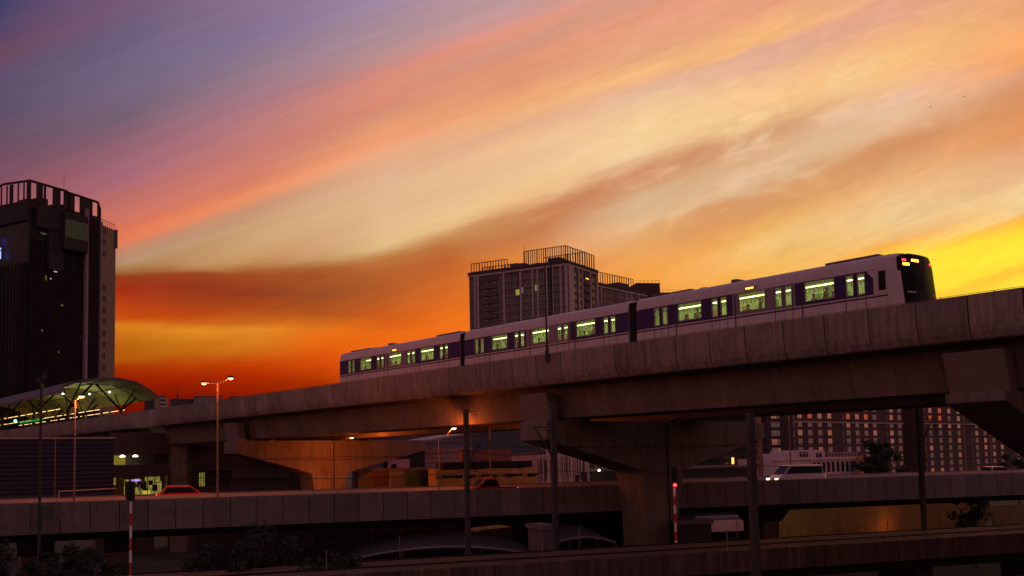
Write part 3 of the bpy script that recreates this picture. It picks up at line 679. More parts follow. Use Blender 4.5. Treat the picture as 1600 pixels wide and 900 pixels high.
# right face: ribs
m = MB(); n_ = 46
for i in range(n_):
    x = LR*.02+i*(LR*.70)/n_; m.box(x, x+.12, -.35, -.01, 0, zt-10-random.choice((0, 0, 6)))
sub(tw, A0, ra, 'vertical_fins', m, FIND)
m = MB(); m.box(LR*.755, LR*.795, -1.0, -.02, 0, zt+.6); m.box(LR*.975, LR*1.0, -1.0, -.02, 0, zt-2); f = sub(tw, A0, ra, 'pale_pilaster', m, FIN)
m = MB()
for i in range(9): x = LR*(.805+i*.0185); m.box(x, x+.16, -.55, -.02, 0, zt-2)
sub(tw, A0, ra, 'vertical_fins', m, TW)
m = MB(); m.box(0, LR, .05, 30, zt-2.2, zt-.6); m.box(LR*.40, LR*.74, -2.2, -.02, zt-11.5, zt-2.0); m.box(LR*.08, LR*.40, -1.2, -.02, zt-7, zt-2.0); m.box(LR*.24, LR*.44, -.9, -.02, zt-17, zt-7); sub(tw, A0, ra, 'upper_wall', m, TW)
m = MB()
for i in range(8): x = LR*(.42+i*.04); m.box(x, x+LR*.034, -2.26, -2.2, zt-8.4, zt-3.8)
sub(tw, A0, ra, 'lounge_window', m, mat('greenish lounge glass', (.03,.036,.022), .3, emit=(.5,.6,.3), estr=.02))
m = MB()
for k in range(1, int(zt/3.2)): m.box(LR*.02, LR*.75, -.12, -.012, zt-3.2*k-9, zt-3.2*k-8.78)
fl2 = [MB() for _ in range(26)]
sub(tw, A0, ra, 'floor_band', m, mat('tower floor band', (.028,.022,.022), .7))
for q in fl2:
    x = LR*random.uniform(.05, .68); k = random.randrange(4, 24); q.box(x, x+1.2, -.2, -.125, zt-3.2*k-8.7, zt-3.2*k-7.1)
    sub(tw, A0, ra, 'window', q, mat('tower room glass %d' % random.randrange(3), (.03, .03+.01*random.random(), .028), .2, spec=.5))
# open roof frame
m = MB(); zr = zt+4.6
def frameline(m, a, b, P, steps):
    a = Vector(a); b = Vector(b)
    m.bar(a, b, .35, 4)
pts = [(0, 0, zr+.2), (LR*.55, 0, zr-.6), (LR*.55, 0, zr-.2), (LR*.97, 0, zr-2.6), (LR*1.0, 0, zr-3.8)]
m.bar((0, .2, zr), (LR*.52, .2, zr-.4), .32, 6); m.bar((LR*.50, .2, zr-.6), (LR*.96, .2, zr-1.3), .32, 6); m.bar((LR*.96, .2, zr-1.3), (LR, .2, zr-3), .32, 6); m.bar((LR, .2, zr-3), (LR, .2, zt-3), .3, 6)
m.bar((0, 33, zr), (LR, 33, zr-1), .3, 6)
for i, x in enumerate((.0, .10, .20, .32, .40, .47, .52, .60, .70, .78, .86, .96)):
    w_ = 1.7 if i in (1, 3, 5, 6, 8, 9) else .5
    m.box(LR*x, LR*x+w_, .05, .35, zt-1, zr-.3-x*.9)
for i in range(9): m.box(LR*.1*i+.4, LR*.1*i+1.2+random.random()*1.6, 30, 30.4, zt-1, zr-1-i*.1)
sub(tw, A0, ra, 'roof_frame', m, TW)
m = MB(); m.box(LR*.3, LR*.42, 5, 9, zt-1, zt+2.4); m.box(LR*.58, LR*.74, 6, 10, zt-1, zt+2.2); m.box(LR*.12, LR*.2, 4, 8, zt-1, zt+1.2); sub(tw, A0, ra, 'roof_plant', m, TW)
m = MB(); m.bar((LR*.57, 3, zt), (LR*.57, 3, zt+10.2), .09, 5, .04); sub(tw, A0, ra, 'antenna', m, BLACK)
# left face
m = MB()
for i in range(18): x = -LL*(i+.6)/19; m.box(x, x+.14, -.35, -.01, 0, zt-16)
sub(tw, A0, la, 'vertical_fins', m, FIND)
m = MB(); m.bar((0, .2, zr), (-LL*.4, .2, zr+.5), .3, 6); m.bar((-LL*.4, .2, zr+.5), (-LL, .2, zr-3), .3, 6)
for i in range(12): x = -LL*i/12; m.box(x-.9*(i % 3 == 0)-.3, x, .05, .3, zt-1, zr-.1)
m.box(-LL, 0, -.4, -.01, zt-5.5, zt-.4); sub(tw, A0, la, 'roof_frame', m, TW)
# a few lit rooms
LIT = emis('dim warm room', (.8,.6,.25), .10, .6, .7); LITW = emis('small white lamp', (1,.95,.85), .5)
for (fx, zz, w_, h_, mt) in ((.14, -8.5, 1.7, .5, LIT), (.21, -20, .5, 1.3, LIT), (.28, -19.5, .3, .3, LITW), (.33, -17.5, .9, .25, LITW), (.43, -26, .7, .6, LIT), (.6, -46, .25, .25, LITW), (.18, -47, .5, .9, LIT), (.17, -33, .5, .5, LIT), (.4, -38, .3, .4, LIT), (.1, -88, .3, 1., LIT)):
    m = MB(); m.box(LR*fx, LR*fx+w_, -.4, -.36, zt+zz, zt+zz+h_); sub(tw, A0, ra, 'lit_window', m, mt)
BL = emis('blue sign light', (.12,.16,1), 4)
for (fx, zz, w_, h_) in ((-.46, -10.2, .8, 1.8), (-.40, -11.9, .5, .5), (-.40, -14.2, .5, 1.9)):
    m = MB(); m.box(LL*fx, LL*fx+w_, -.6, -.45, zt+zz, zt+zz+h_); sub(tw, A0, la, 'sign_letter', m, BL)
# lower wing to the right
B0 = at(154, 700, 272); B1 = at(178, 700, 280); zb = ztop(165, 350, B0)
wg = thing('tower_wing', 'narrow grey apartment block with balconies attached right of the dark tower', 'building', (B0.x, B0.y, 0)); _, rb, LB = frame2(B0, B1)
m = MB(); m.box(0, LB, 0, 22, 0, zb); m.box(LB-.2, LB+.35, -.4, 22, zb-5, zb+.2); sub(wg, B0, rb, 'wall', m, wallmat('wing grey wall', (.16,.115,.125)))
m = MB()
for k in range(int(zb/3.1)): m.box(LB, LB+.45, 1, 6, k*3.1, k*3.1+1.0)
sub(wg, B0, rb, 'balcony', m, wallmat('wing balcony', (.12,.09,.1)))
m = MB()
for k in range(9): m.bar((k*LB/8, .2, zb), (k*LB/8, .2, zb+1.6), .06, 4)
m.bar((0, .2, zb+1.6), (LB, .2, zb+1.6), .07, 4); sub(wg, B0, rb, 'roof_railing', m, RUST)
WF = mat('window frame grey', (.24,.18,.19), .8, spec=.05)
sp = [(Vector((B0.x, B0.y, 0))-Vector(wg.location)+Matrix.Rotation(rb, 3, 'Z')@Vector((LB*.24, 0, zb-3-k*3.1)), rb) for k in range(24) if k not in (3, 4)]
add_windows(wg, [(p+Vector((0,0,1.5)), r_) for p, r_ in sp], 1.7, 1.7, WF, [mat('dull window glass', (.03,.03,.033), .7, spec=.05)], t=.2)

# ---- centre apartment tower
def apartment(name, label, xl, xc, xr, Zl, Zc, Zr, ytopc, strips_l, strips_r, cols_l, cols_r, wallc, floors_vis=30, ww=1.9, wh=1.6, fl=2.95, roofs=None, variants=None, litn=3):
    Pc = at(xc, 720, Zc); Pl = at(xl, 720, Zl); Pr = at(xr, 720, Zr)
    zt = ztop(xc, ytopc, Pc)
    r = thing(name, label, 'apartment block', (Pc.x, Pc.y, 0))
    m = MB(); q = [(p.x-Pc.x, p.y-Pc.y) for p in (Pl, Pc, Pr)]; q.append((q[0][0]+q[2][0], q[0][1]+q[2][1]))
    m.hull8([(x, y, 0) for x, y in q]+[(x, y, zt) for x, y in q]); m.build('wall', wallc, r)
    out = {}
    for side, (P0, P1, strips, cols) in dict(l=(Pl, Pc, strips_l, cols_l), r=(Pc, Pr, strips_r, cols_r)).items():
        o_, rz, L = frame2(P0, P1); out[side] = (P0, rz, L)
        m = MB()
        for f, w_ in strips: m.box(L*f-w_/2, L*f+w_/2, -.35, -.01, 0, zt-.7)
        m.box(-.1, L+.1, -.42, -.02, zt-1.4, zt-.7); sub(r, P0, rz, 'pale_mullion', m, mat('pale mullion', (.50,.37,.39), .7))
        m = MB(); m.box(-.3, L+.3, -.5, .3, zt-.6, zt+.5); sub(r, P0, rz, 'roof_edge', m, mat('brown wall', (.07,.05,.05), .8))
        sp = []
        for k in range(1, floors_vis):
            for f in cols:
                sp.append((Vector((P0.x-Pc.x, P0.y-Pc.y, 0)) + Matrix.Rotation(rz, 3, 'Z')@Vector((L*f, 0, zt-.9-k*fl)), rz))
        add_windows(r, sp, ww, wh, WF2, variants or [GLD], t=.13)
        m = MB()
        for k in range(1, floors_vis): m.box(0, L, -.12, -.012, zt-.1-k*fl-.18, zt-.1-k*fl)
        sub(r, P0, rz, 'floor_band', m, mat('floor band', (.05,.037,.037), .8))
    return r, zt, out
WF2 = mat('tower window frame', (.46,.35,.36), .7)
APW = wallmat('apartment brown wall', (.13,.092,.096), var=.12)
f_l = lambda px: (px-738)/(895-738.)
f_r = lambda px: (px-895)/(942-895.)
ca, zt, fr_ = apartment('apartment_tower', 'brown apartment tower with pale vertical strips rising behind the middle car of the train', 738, 893, 941, 402, 380, 402, 408.5,
    [(f_l(p), w) for p, w in ((748,.7),(753,.9),(796,.8),(823,.8),(842,.6),(850,.6),(864,.8),(873,.8),(886,.7))]+[(.995, 1.0)], [(.12, 4.0), (.36,.7),(.48,.7),(.75,.8),(.97,1.0)],
    [f_l(p) for p in (744,766,779,790,803,813,828,836,846,856,868,880,891)], [.25,.42,.86], APW, 30, 1.9, 1.6)
for (f, k, c_) in ((.49, 3.6, (.9,.7,.15)), (.53, 3.4, (.25,.32,.3)), (.685, 3.3, (.5,.5,.25))):
    P0, rz, L = fr_['l']; m = MB(); m.box(L*f, L*f+1.6, -.16, -.1, zt-k*2.95, zt-k*2.95+2.2); sub(ca, P0, rz, 'lit_window', m, emis('lit room %d' % int(f*100), c_, .35))
P0, rz, L = fr_['r']; m = MB(); m.box(L*.60, L*.70, -.16, -.1, zt-4.4, zt-3.4); sub(ca, P0, rz, 'lit_window', m, emis('lit room lamp', (1,.75,.1), 1.2))
m = MB()
for k in range(1, 26): m.box(L*.53, L*.70, -.7, -.02, zt-1-k*2.95, zt-1-k*2.95+1.0)
sub(ca, P0, rz, 'balcony', m, APW)
P0, rz, L = fr_['l']; m = MB()
for k in range(1, 30): m.box(L*.14, L*.30, -.8, -.02, zt-1-k*2.95, zt-1-k*2.95+1.0)
sub(ca, P0, rz, 'balcony', m, APW)
m = MB(); m.box(L*.845, L*.86, -.5, -.02, 0, zt); m.box(L*.80, L*.842, -.05, -.015, 0, zt-.7); sub(ca, P0, rz, 'dark_recess', m, BLACK)
SL = mat('rooftop slat', (.10,.05,.045), .7)
def screen(parent, P0, rz, x0, x1, z0, z1, n, y=.2, depth=0):
    m = MB()
    for i in range(n+1):
        x = x0+(x1-x0)*i/n; w_ = random.choice((.12, .18, .3)); m.box(x-w_/2, x+w_/2, y, y+.35, z0, z1)
    m.box(x0, x1, y+.05, y+.25, z1-.25, z1); m.box(x0, x1, y+.05, y+.25, z0+.1, z0+.3)
    return sub(parent, P0, rz, 'rooftop_screen', m, SL)
screen(ca, P0, rz, L*.02, L*.40, zt+.5, zt+4.2, 13); screen(ca, P0, rz, L*.02, L*.40, zt+.5, zt+4.0, 11, 9)
screen(ca, P0, rz, L*.575, L*.99, zt+.5, zt+6.3, 19); 
P1, rz1, L1 = fr_['r']; screen(ca, P1, rz1, 0, L1*.93, zt+.5, zt+6.3, 12); screen(ca, P0, rz, L*.6, L*1.02, zt+.5, zt+6.0, 14, 14)
m = MB(); m.box(L*.42, L*.57, 1, 9, zt, zt+1.9); m.box(L*.78, L*.9, 3, 8, zt, zt+2.8); m.box(L*.62, L*.7, 3, 8, zt, zt+1.6); m.box(L*.15, L*.25, 3, 8, zt, zt+1.4); m.bar((L*.575, 1, zt), (L*.575, 1, zt+8.5), .06, 4); sub(ca, P0, rz, 'roof_plant', m, APW)
ap2, zt2, fr2 = apartment('apartment_block', 'smaller apartment block with white bands just right of the brown apartment tower', 932, 1000, 1018, 440, 466, 474, 455,
    [(.12,.8),(.20,.8),(.78,.8),(.9,.8)], [(.3,.8)], [.3,.42,.62,.7,.86,.95], [.6], wallmat('apartment rose wall', (.20,.12,.10)), 24, 2.0, 1.7)
P0, rz, L = fr2['l']; m = MB(); m.box(L*.74, L*1.0, 3, 12, zt2, zt2+3.6); sub(ap2, P0, rz, 'roof_plant', m, APW); screen(ap2, P0, rz, L*.1, L*.98, zt2+.5, zt2+5.6, 16)
def simple_building(name, label, x0, x1, ytop, ybase_z, Z0, Z1, depth, m_, cat='building', rail=False, zfloor=0, win=None):
    P0 = at(x0, 720, Z0); P1 = at(x1, 720, Z1); zt = ztop(x0, ytop, P0)
    r = thing(name, label, cat, (P0.x, P0.y, 0)); _, rz, L = frame2(P0, P1); r.rotation_euler = (0, 0, rz)
    m = MB(); m.box(0, L, 0, depth, zfloor, zt); m.build('wall', m_, r)
    m = MB(); m.box(-.15, L+.15, -.15, depth+.15, zt-.001, zt+.35); m.build('roof', mat('roof edge grey', (.13,.10,.10), .8), r)
    if rail:
        m = MB()
        for i in range(7): m.bar((L*i/6, .3, zt+.3), (L*i/6, .3, zt+1.7), .06, 4)
        m.bar((0, .3, zt+1.7), (L, .3, zt+1.7), .06, 4); m.build('roof_railing', RUST, r)
    if win:
        nx, nz, w_, h_, dz, fr, var = win; sp = []
        for k in range(nz):
            for i in range(nx): sp.append((Vector((L*(i+.5)/nx, 0, zt-1.2-dz*k-h_/2)), 0))
        add_windows(r, sp, w_, h_, fr, var, t=.1)
    return r, zt, L
simple_building('rooftop_block', 'low dark brown block peeping over the train roof right of the apartments', 1003, 1040, 443, 0, 476, 478, 14, wallmat('rosy brown wall', (.09,.05,.05)), rail=True)
simple_building('rooftop_block', 'flat roofed block with thin railing just above the front car roof', 1030, 1075, 458, 0, 500, 501, 14, APW, rail=True)
# ---- big apartment slab behind the right spans
WR = mat('orange window glass', (.06,.03,.025), .15, emit=(1,.14,.04), estr=.38, spec=.6)  # slab window panes given a warm emission of their own
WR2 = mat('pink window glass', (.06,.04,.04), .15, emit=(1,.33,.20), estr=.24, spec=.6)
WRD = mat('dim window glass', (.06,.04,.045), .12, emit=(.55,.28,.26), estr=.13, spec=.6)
WFR = mat('slab window frame', (.34,.16,.13), .7)
SLW = wallmat('slab brown wall', (.095,.058,.055), var=.15)
def slab(label, x0, x1, Z0, Z1, ytop, cols, strips=True):
    P0 = at(x0, 700, Z0); P1 = at(x1, 700, Z1); zt = ztop(x0, ytop, P0)
    r = thing('apartment_slab', label, 'apartment block', (P0.x, P0.y, 0)); _, rz, L = frame2(P0, P1); r.rotation_euler = (0, 0, rz)
    m = MB(); m.box(0, L, 0, 18, 0, zt); m.build('wall', SLW, r)
    m = MB()
    for z in (23.3,): m.box(-.1, L+.1, -.5, -.02, z-.22, z+.22)
    m.build('string_course', mat('pale string course', (.42,.32,.30), .7), r)
    if strips:
        m = MB()
        for i in range(0, cols+1, 5):
            for k in range(int(zt/3)): m.box(L*i/cols-.25, L*i/cols+.2, -.4, -.02, k*3.0+.5*(k % 2), k*3.0+2.2)
        m.build('service_duct', mat('pale duct', (.34,.22,.18), .7), r)
    hi = []; lo = []
    for k in range(int(zt/3)-1, 0, -1):
        for i in range(cols):
            if i % 5 == 4 and cols > 6: continue
            (hi if k*3.0 > 22 else lo).append((Vector((L*(i+.62)/cols, 0, k*3.0+1.6)), 0))
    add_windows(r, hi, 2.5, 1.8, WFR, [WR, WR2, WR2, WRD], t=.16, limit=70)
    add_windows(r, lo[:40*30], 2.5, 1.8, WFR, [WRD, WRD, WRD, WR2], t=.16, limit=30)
    return r
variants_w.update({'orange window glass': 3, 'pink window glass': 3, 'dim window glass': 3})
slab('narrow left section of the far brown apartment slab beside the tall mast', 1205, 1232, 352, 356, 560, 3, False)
slab('wide middle section of the far brown apartment slab with orange glowing windows', 1241, 1412, 350, 400, 560, 12)
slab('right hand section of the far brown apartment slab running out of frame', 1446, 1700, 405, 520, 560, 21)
simple_building('dark_block', 'dark glassy block between pier and slab with one flame orange lamp', 1100, 1200, 590, 0, 300, 302, 20, wallmat('near black wall', (.02,.018,.02)), win=(14, 12, 1.2, 1.6, 3, mat('dark frame', (.06,.05,.06), .6), [GLD]))
o = MB(); P = at(1145, 720, 298); o.box(-.3, .3, -.1, .1, -.9, .9); q = o.build('wall_lamp', emis('flame orange lamp', (1,.25,.02), 5)); q.location = P; tag(q, 'flame orange wall lamp shining on the dark block right of the pier', 'lamp')
# white building on right
WB = wallmat('mauve white render', (.62,.46,.50), var=.15, streak=.3, grime=.25)
P0 = at(1205, 738, 170); P1 = at(1340, 735, 174)
wb = thing('white_house', 'white flat roofed building with dark doorways behind the white van', 'building', (P0.x, P0.y, 0)); _, rz, L = frame2(P0, P1); wb.rotation_euler = (0, 0, rz)
z1 = ztop(1205, 717, P0); z2 = ztop(1215, 704, P0)
m = MB(); m.box(0, L, 0, 12, 0, z1); m.box(L*.08, L*.30, 1, 9, z1, z2-.5); m.box(L*.30, L*.66, 1, 9, z1, z2); m.build('wall', WB, wb, bevel=.03)
m = MB(); m.box(L*.36, L*.46, .9, .998, z1+.2, z2-.35); m.build('window', BLACK, wb); m = MB(); m.box(L*.56, L*.62, .9, .998, z1+.1, z2-.45); m.build('window', BLACK, wb)
for i in range(9): m = MB(); m.box(L*(.48+i*.055), L*(.48+i*.055)+.5, -.04, -.002, z1-2.4, z1-.7); m.build('doorway', BLACK, wb)
m = MB()
for i in range(28): m.bar((L*i/27, .1, z1), (L*i/27, .1, z1+.8), .05, 4)
m.bar((0, .1, z1+.8), (L, .1, z1+.8), .05, 4); m.box(-.1, L+.1, -.25, -.003, z1-.35, z1-.1); m.build('roof_railing', WB, wb)
simple_building('orange_hut', 'small hut with orange walls between white building and round tree', 1335, 1349, 712, 0, 186, 187, 6, mat('orange hut render', (.55,.22,.10), .8))  # one plain orange base colour on every wall
# under-bridge buildings in the middle
CORR = mat('grey corrugated sheet', (.12,.10,.125), .6, .2, streak=.2)
def corrugated(name, label, x0, x1, ytop, Z0, Z1, depth, m_, pitch=.6, zb=0, cat='building', vert=False):
    P0 = at(x0, 720, Z0); P1 = at(x1, 720, Z1); zt = ztop(x0, ytop, P0)
    r = thing(name, label, cat, (P0.x, P0.y, 0)); _, rz, L = frame2(P0, P1); r.rotation_euler = (0, 0, rz)
    m = MB(); m.box(0, L, .06, depth, zb, zt)
    if vert:
        for i in range(int(L/pitch)): m.box(i*pitch, i*pitch+pitch*.5, 0, .06, zb, zt-.1)
    else:
        for k in range(int((zt-zb)/pitch)): m.prism([(.06, zb+k*pitch), (-.04, zb+k*pitch+.1), (.06, zb+k*pitch+pitch*.8)], 0, L)
    m.build('wall', m_, r); return r, zt, L
NAVY = mat('navy corrugated cladding', (.028,.024,.045), .6, .2, var=.15)
r, zt_, L_ = corrugated('station_service_building', 'dark navy corrugated building at the left below the viaduct', -60, 178, 686.5, 112, 122, 8, NAVY, .5, zb=8.4)
m = MB(); m.box(-.1, L_+.1, -.15, .4, zt_, zt_+.22); m.build('coping', mat('pale coping', (.34,.24,.24), .6), r)
# retaining concourse
CCW = mat('concourse wall', (.11,.075,.065), .85, var=.15, streak=.3)
r, zt_, L_ = simple_building('station_concourse', 'brown concrete station concourse wall below the viaduct at the left', 262, 480, 690, 0, 150, 156, 10, CCW)
dk = mat('dark relief', (.035,.022,.02), .7)
k_ = L_/218.
m = MB(); k0 = len(m.v)
for i in range(16): t = 2*PI*i/16; m.v += [Vector((k_*33+1.05*math.cos(t), -.06, 12+(731-704)*150/1600+.62*math.sin(t))), Vector((k_*33+1.05*math.cos(t), .0, 14.53+.62*math.sin(t)))]
m.f.append([2*i for i in range(16)]); m.mi.append(0)
for i in range(16): j = (i+1) % 16; m.f.append([2*i, 2*j, 2*j+1, 2*i+1]); m.mi.append(0)
m.box(k_*42, k_*60, -.06, 0, 14.75, 15.25); m.box(k_*42, k_*60, -.06, 0, 14.1, 14.55); m.build('wall_emblem', dk, r)
m = MB(); m.box(k_*48, k_*95, -.1, -.002, 9.3, 11.6); m.build('entrance', BLACK, r)
m = MB(); m.prism([(-1.2, 11.5), (-1.2, 11.75), (-.02, 12.1), (-.02, 11.7)], k_*46, k_*97); m.box(k_*98, k_*190, -.5, -.02, 10.2, 11.6); m.build('entrance_canopy', mat('awning grey', (.10,.085,.09), .7), r)
YL = emis('yellow green shop light', (.72,.58,.10), .42, .5, 1.2)
m = MB()
for i in range(4): m.box(k_*(48+i*2.3), k_*(49+i*2.3), -.15, -.11, 9.2, 11.2)
m.build('lit_doorway', YL, r)
# pale column by the concourse
m = MB(); P = at(283, 720, 147); m.box(-1.2, 1.2, -1, 1, 0, 16.4); o = m.build('concourse_column', CONCP, bevel=.1); o.location = (P.x, P.y, 0); tag(o, 'square concrete column in front of the station concourse wall', 'column')
# shop under station
P0 = at(172, 740, 140); P1 = at(264, 740, 146)
sh = thing('station_shop', 'glass fronted lit shop below the station beside the navy building', 'shop', (P0.x, P0.y, 0)); _, rz, L = frame2(P0, P1); sh.rotation_euler = (0, 0, rz)
m = MB(); m.box(0, L, 4.5, 5, 0, 16); m.box(0, L, 0, 4.5, 12.25, 12.5); m.box(0, L, .2, 4.5, 7.9, 8.1); m.box(0, L, .0, .3, 10.9, 12.2); m.box(0, L, .0, .3, 14.0, 17); m.build('wall', CCW, sh)
m = MB(); m.box(0, L*.48, 4.35, 4.45, 12.6, 13.9); m.build('glowing_wall', emis('upper yellow wall glow', (.60,.48,.05), .30), sh)  # shop lighting on the back walls put into these panels as emission
m = MB(); m.box(L*.72, L*.98, 2.4, 2.5, 8.2, 10.8); m.box(L*.05, L*.22, 2.4, 2.5, 9.8, 10.8); m.build('glowing_wall', YL, sh)
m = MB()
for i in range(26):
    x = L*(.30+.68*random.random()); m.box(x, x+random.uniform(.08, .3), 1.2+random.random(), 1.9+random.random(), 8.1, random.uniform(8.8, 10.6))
m.build('goods', emis('goods yellow glow', (.85,.70,.16), .40, .6, 2), sh)  # lamplight on the goods put into their colour as emission
m = MB()
for i in range(22):
    x = L*(.28+.70*random.random()); z = random.uniform(8.1, 10); m.box(x, x+random.uniform(.2, .6), .6+random.random(), 1.2+random.random(), z, z+random.uniform(.2, .9))
m.build('goods', BLACK, sh)
m = MB(); m.box(L*.40, L*.56, .8, .9, 10.25, 10.5); m.build('neon_sign', emis('violet neon', (.35,.2,1), 2.5), sh)
m = MB(); m.box(L*.58, L*.70, .5, .6, 8.2, 8.9); m.build('counter_light', emis('bright yellow panel', (1,.75,.1), .8), sh)
m = MB()
for x in (.36, .58): m.lathe((L*x, 3, 13.7), [(.35, 0), (.35, .12), (.1, .25)], 10)
m.build('ceiling_lamp', emis('shop ceiling lamp', (1,.9,.6), 9), sh)
m = MB(); m.box(0, L, -.03, .0, 8.1, 10.9)
m.build('shop_glass', glass('shop glass', (.85,.85,.8), .06), sh)
m = MB()
for i in range(9): m.box(L*i/8-.05, L*i/8+.05, -.06, -.03, 8.1, 10.9)
m.build('glass_mullion', BLACK, sh)

# ---- station canopy and platform
st = thing('station_canopy', 'curved leaf shaped platform canopy lit yellow green from below at the left', 'station roof', (VB.x, VB.y, 0), VR)
def canz(n):   # roof height across
    pts = [(-1.5, 24.9), (-1.0, 25.9), (.3, 26.5), (2.5, 26.9), (6, 27.0), (9, 26.4), (12, 25.0), (13.4, 24.0)]
    for (a, za), (b, zb_) in zip(pts, pts[1:]):
        if n <= b: t = (n-a)/(b-a); t = max(0, t); return za+(zb_-za)*t
    return pts[-1][1]
def canend(n): return -117+6.5*math.sin(max(0, min(1, (n+1.2)/11))*PI/2) - max(0, n-9)*.35
top = MB(); und = MB(); rib = MB(); NN = 22
grid = []
for i in range(NN+1):
    n = -1.5+14.9*(i/NN)**1.1; e = canend(n); row = []
    for k in range(12):
        s_ = e-(k/11.)**1.3*80; row.append(Vector((s_, n, canz(n))))
    grid.append(row)
for i in range(NN):
    for k in range(11):
        a, b, c, d = grid[i][k], grid[i][k+1], grid[i+1][k+1], grid[i+1][k]; up = Vector((0, 0, .42))
        top.face([a+up, b+up, c+up, d+up]); und.face([a, b, c, d])
    a, d = grid[i][0], grid[i+1][0]; top.face([a, d, d+up, a+up])
for row in (grid[0], grid[-1]):
    for k in range(11): top.face([row[k], row[k+1], row[k+1]+up, row[k]+up])
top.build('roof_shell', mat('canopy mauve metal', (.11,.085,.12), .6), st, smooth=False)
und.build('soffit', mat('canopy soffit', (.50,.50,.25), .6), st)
for k in (2, 4, 6, 8, 10):
    for i in range(NN): rib.bar(grid[i][k]-Vector((0,0,.1)), grid[i+1][k]-Vector((0,0,.1)), .06, 4)
for i in (9, 16):
    for k in range(11): rib.bar(grid[i][k]-Vector((0,0,.1)), grid[i][k+1]-Vector((0,0,.1)), .06, 4)
rib.build('rib', mat('canopy dark steel', (.03,.028,.03), .6), st)
for s_ in (-121, -142, -165):
    for n in (1.0, 10.0):
        z0 = 19.; cm = MB()
        cm.bar((s_, n, z0), (s_, n, 22.6), .30, 8)
        cm.bar((s_, n, 22.4), (s_, min(n+4.0, 12.6), canz(min(n+4, 12.6))), .2, 6); cm.bar((s_, n, 22.4), (s_+5, n+.6, canz(n+.6)), .15, 6)
        cm.bar((s_, n, 22.4), (s_-5, n+.6, canz(n+.6)), .12, 6)
        if n > 1: cm.bar((s_, n, 22.4), (s_, n-4.4, canz(n-4.4)), .2, 6)
        cm.build('strut_column', MATS['canopy dark steel'], st)
pl = MB(); pl.box(-200, -120, .5, 1.9, 18.4, 19.5); pl.box(-200, -142, 8.6, 15, 18.4, 19.5); pl.build('platform', CONCH, st)
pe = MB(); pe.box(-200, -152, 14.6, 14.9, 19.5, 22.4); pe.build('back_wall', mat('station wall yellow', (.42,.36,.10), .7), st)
pl = MB()
for n in (1.2, 8, 12.5):
    pl = MB()
    for k in range(16): pl.box(-198+k*4.6, -195.4+k*4.6+(k % 3)*.6, n-.04, n+.04, 22.75, 22.84)
    if n < 12: pl.build('light_line', emis('platform light line', (1,.60,.18), 2.2), st)
pl.build('light_line', emis('platform light line', (1,.60,.18), 2.2), st)
m = MB(); m.box(-150, -134, .55, .68, 21.2, 21.5); m.build('green_sign', emis('green platform sign', (.02,.60,.08), .45), st)
m = MB(); m.lathe((-155, 1.0, 21.7), [(.25, 0), (.3, .25), (.1, .5)], 8); m.build('green_signal', emis('green signal', (.1,1,.4), 5), st)
for (s_, n, z) in ((-124, 1.0, 25.3), (-121, 8.0, 25.6), (-123, 5.2, 25.3)):
    m = MB(); m.lathe((s_, n, z), [(.14, -.1), (.2, .05), (.08, .15)], 10); m.build('floodlight', emis('canopy floodlight', (1,.97,.9), 6), st)
lamp('canopy_lamp', (-128, 5, 22.5), (.95,1,.40), 400, .5, st); lamp('platform_lamp', (-150, 5, 22.5), (1,.85,.35), 260, .5, st)
# darkest little blocks and skyline
SKY = wallmat('distant grey wall', (.26,.20,.24)); SKYD = wallmat('distant dark wall', (.10,.075,.09))
simple_building('skyline_block', 'bluish dark block under the tip of the station canopy', 225, 241, 626, 0, 330, 330.4, 8, wallmat('bluish wall', (.08,.07,.09)))
bd, z_, L_ = simple_building('skyline_building', 'small white banded building on the skyline right of the station canopy', 241, 259, 620, 0, 380, 381, 8, SKYD)
m = MB()
for k in range(9): m.box(0, L_, -.4, -.02, z_-1-k*1.5, z_-.3-k*1.5); m.box(L_*.3, L_*.42, -.6, -.02, z_-13, z_)
m.build('balcony_band', mat('distant white band', (.55,.42,.44), .7), bd)
sp_ = MB(); P = at(277.5, 640, 520); sp_.lathe((0,0,0), [(2.6, 0), (2.6, 33), (2.0, 34), (1.7, 39), (1.2, 40), (.5, 46), (.15, 50), (.02, 53)], 12)
o = sp_.build('temple_spire', SKYD); o.location = (P.x, P.y, 0); o.scale.z = (ztop(277.5, 600, P))/53; tag(o, 'thin pagoda spire silhouette on the skyline left of the double lamp', 'spire')
simple_building('skyline_building', 'low dark rooftop below the pagoda spire on the skyline', 268, 305, 624, 0, 480, 484, 14, SKYD, rail=True)
simple_building('skyline_building', 'pale flat rooftop on the skyline behind the double street lamp', 304, 347, 620, 0, 470, 474, 14, SKY)
simple_building('skyline_building', 'thin pale rooftop strip on the skyline right of the double street lamp', 360, 405, 620.5, 0, 470, 474, 14, SKY)
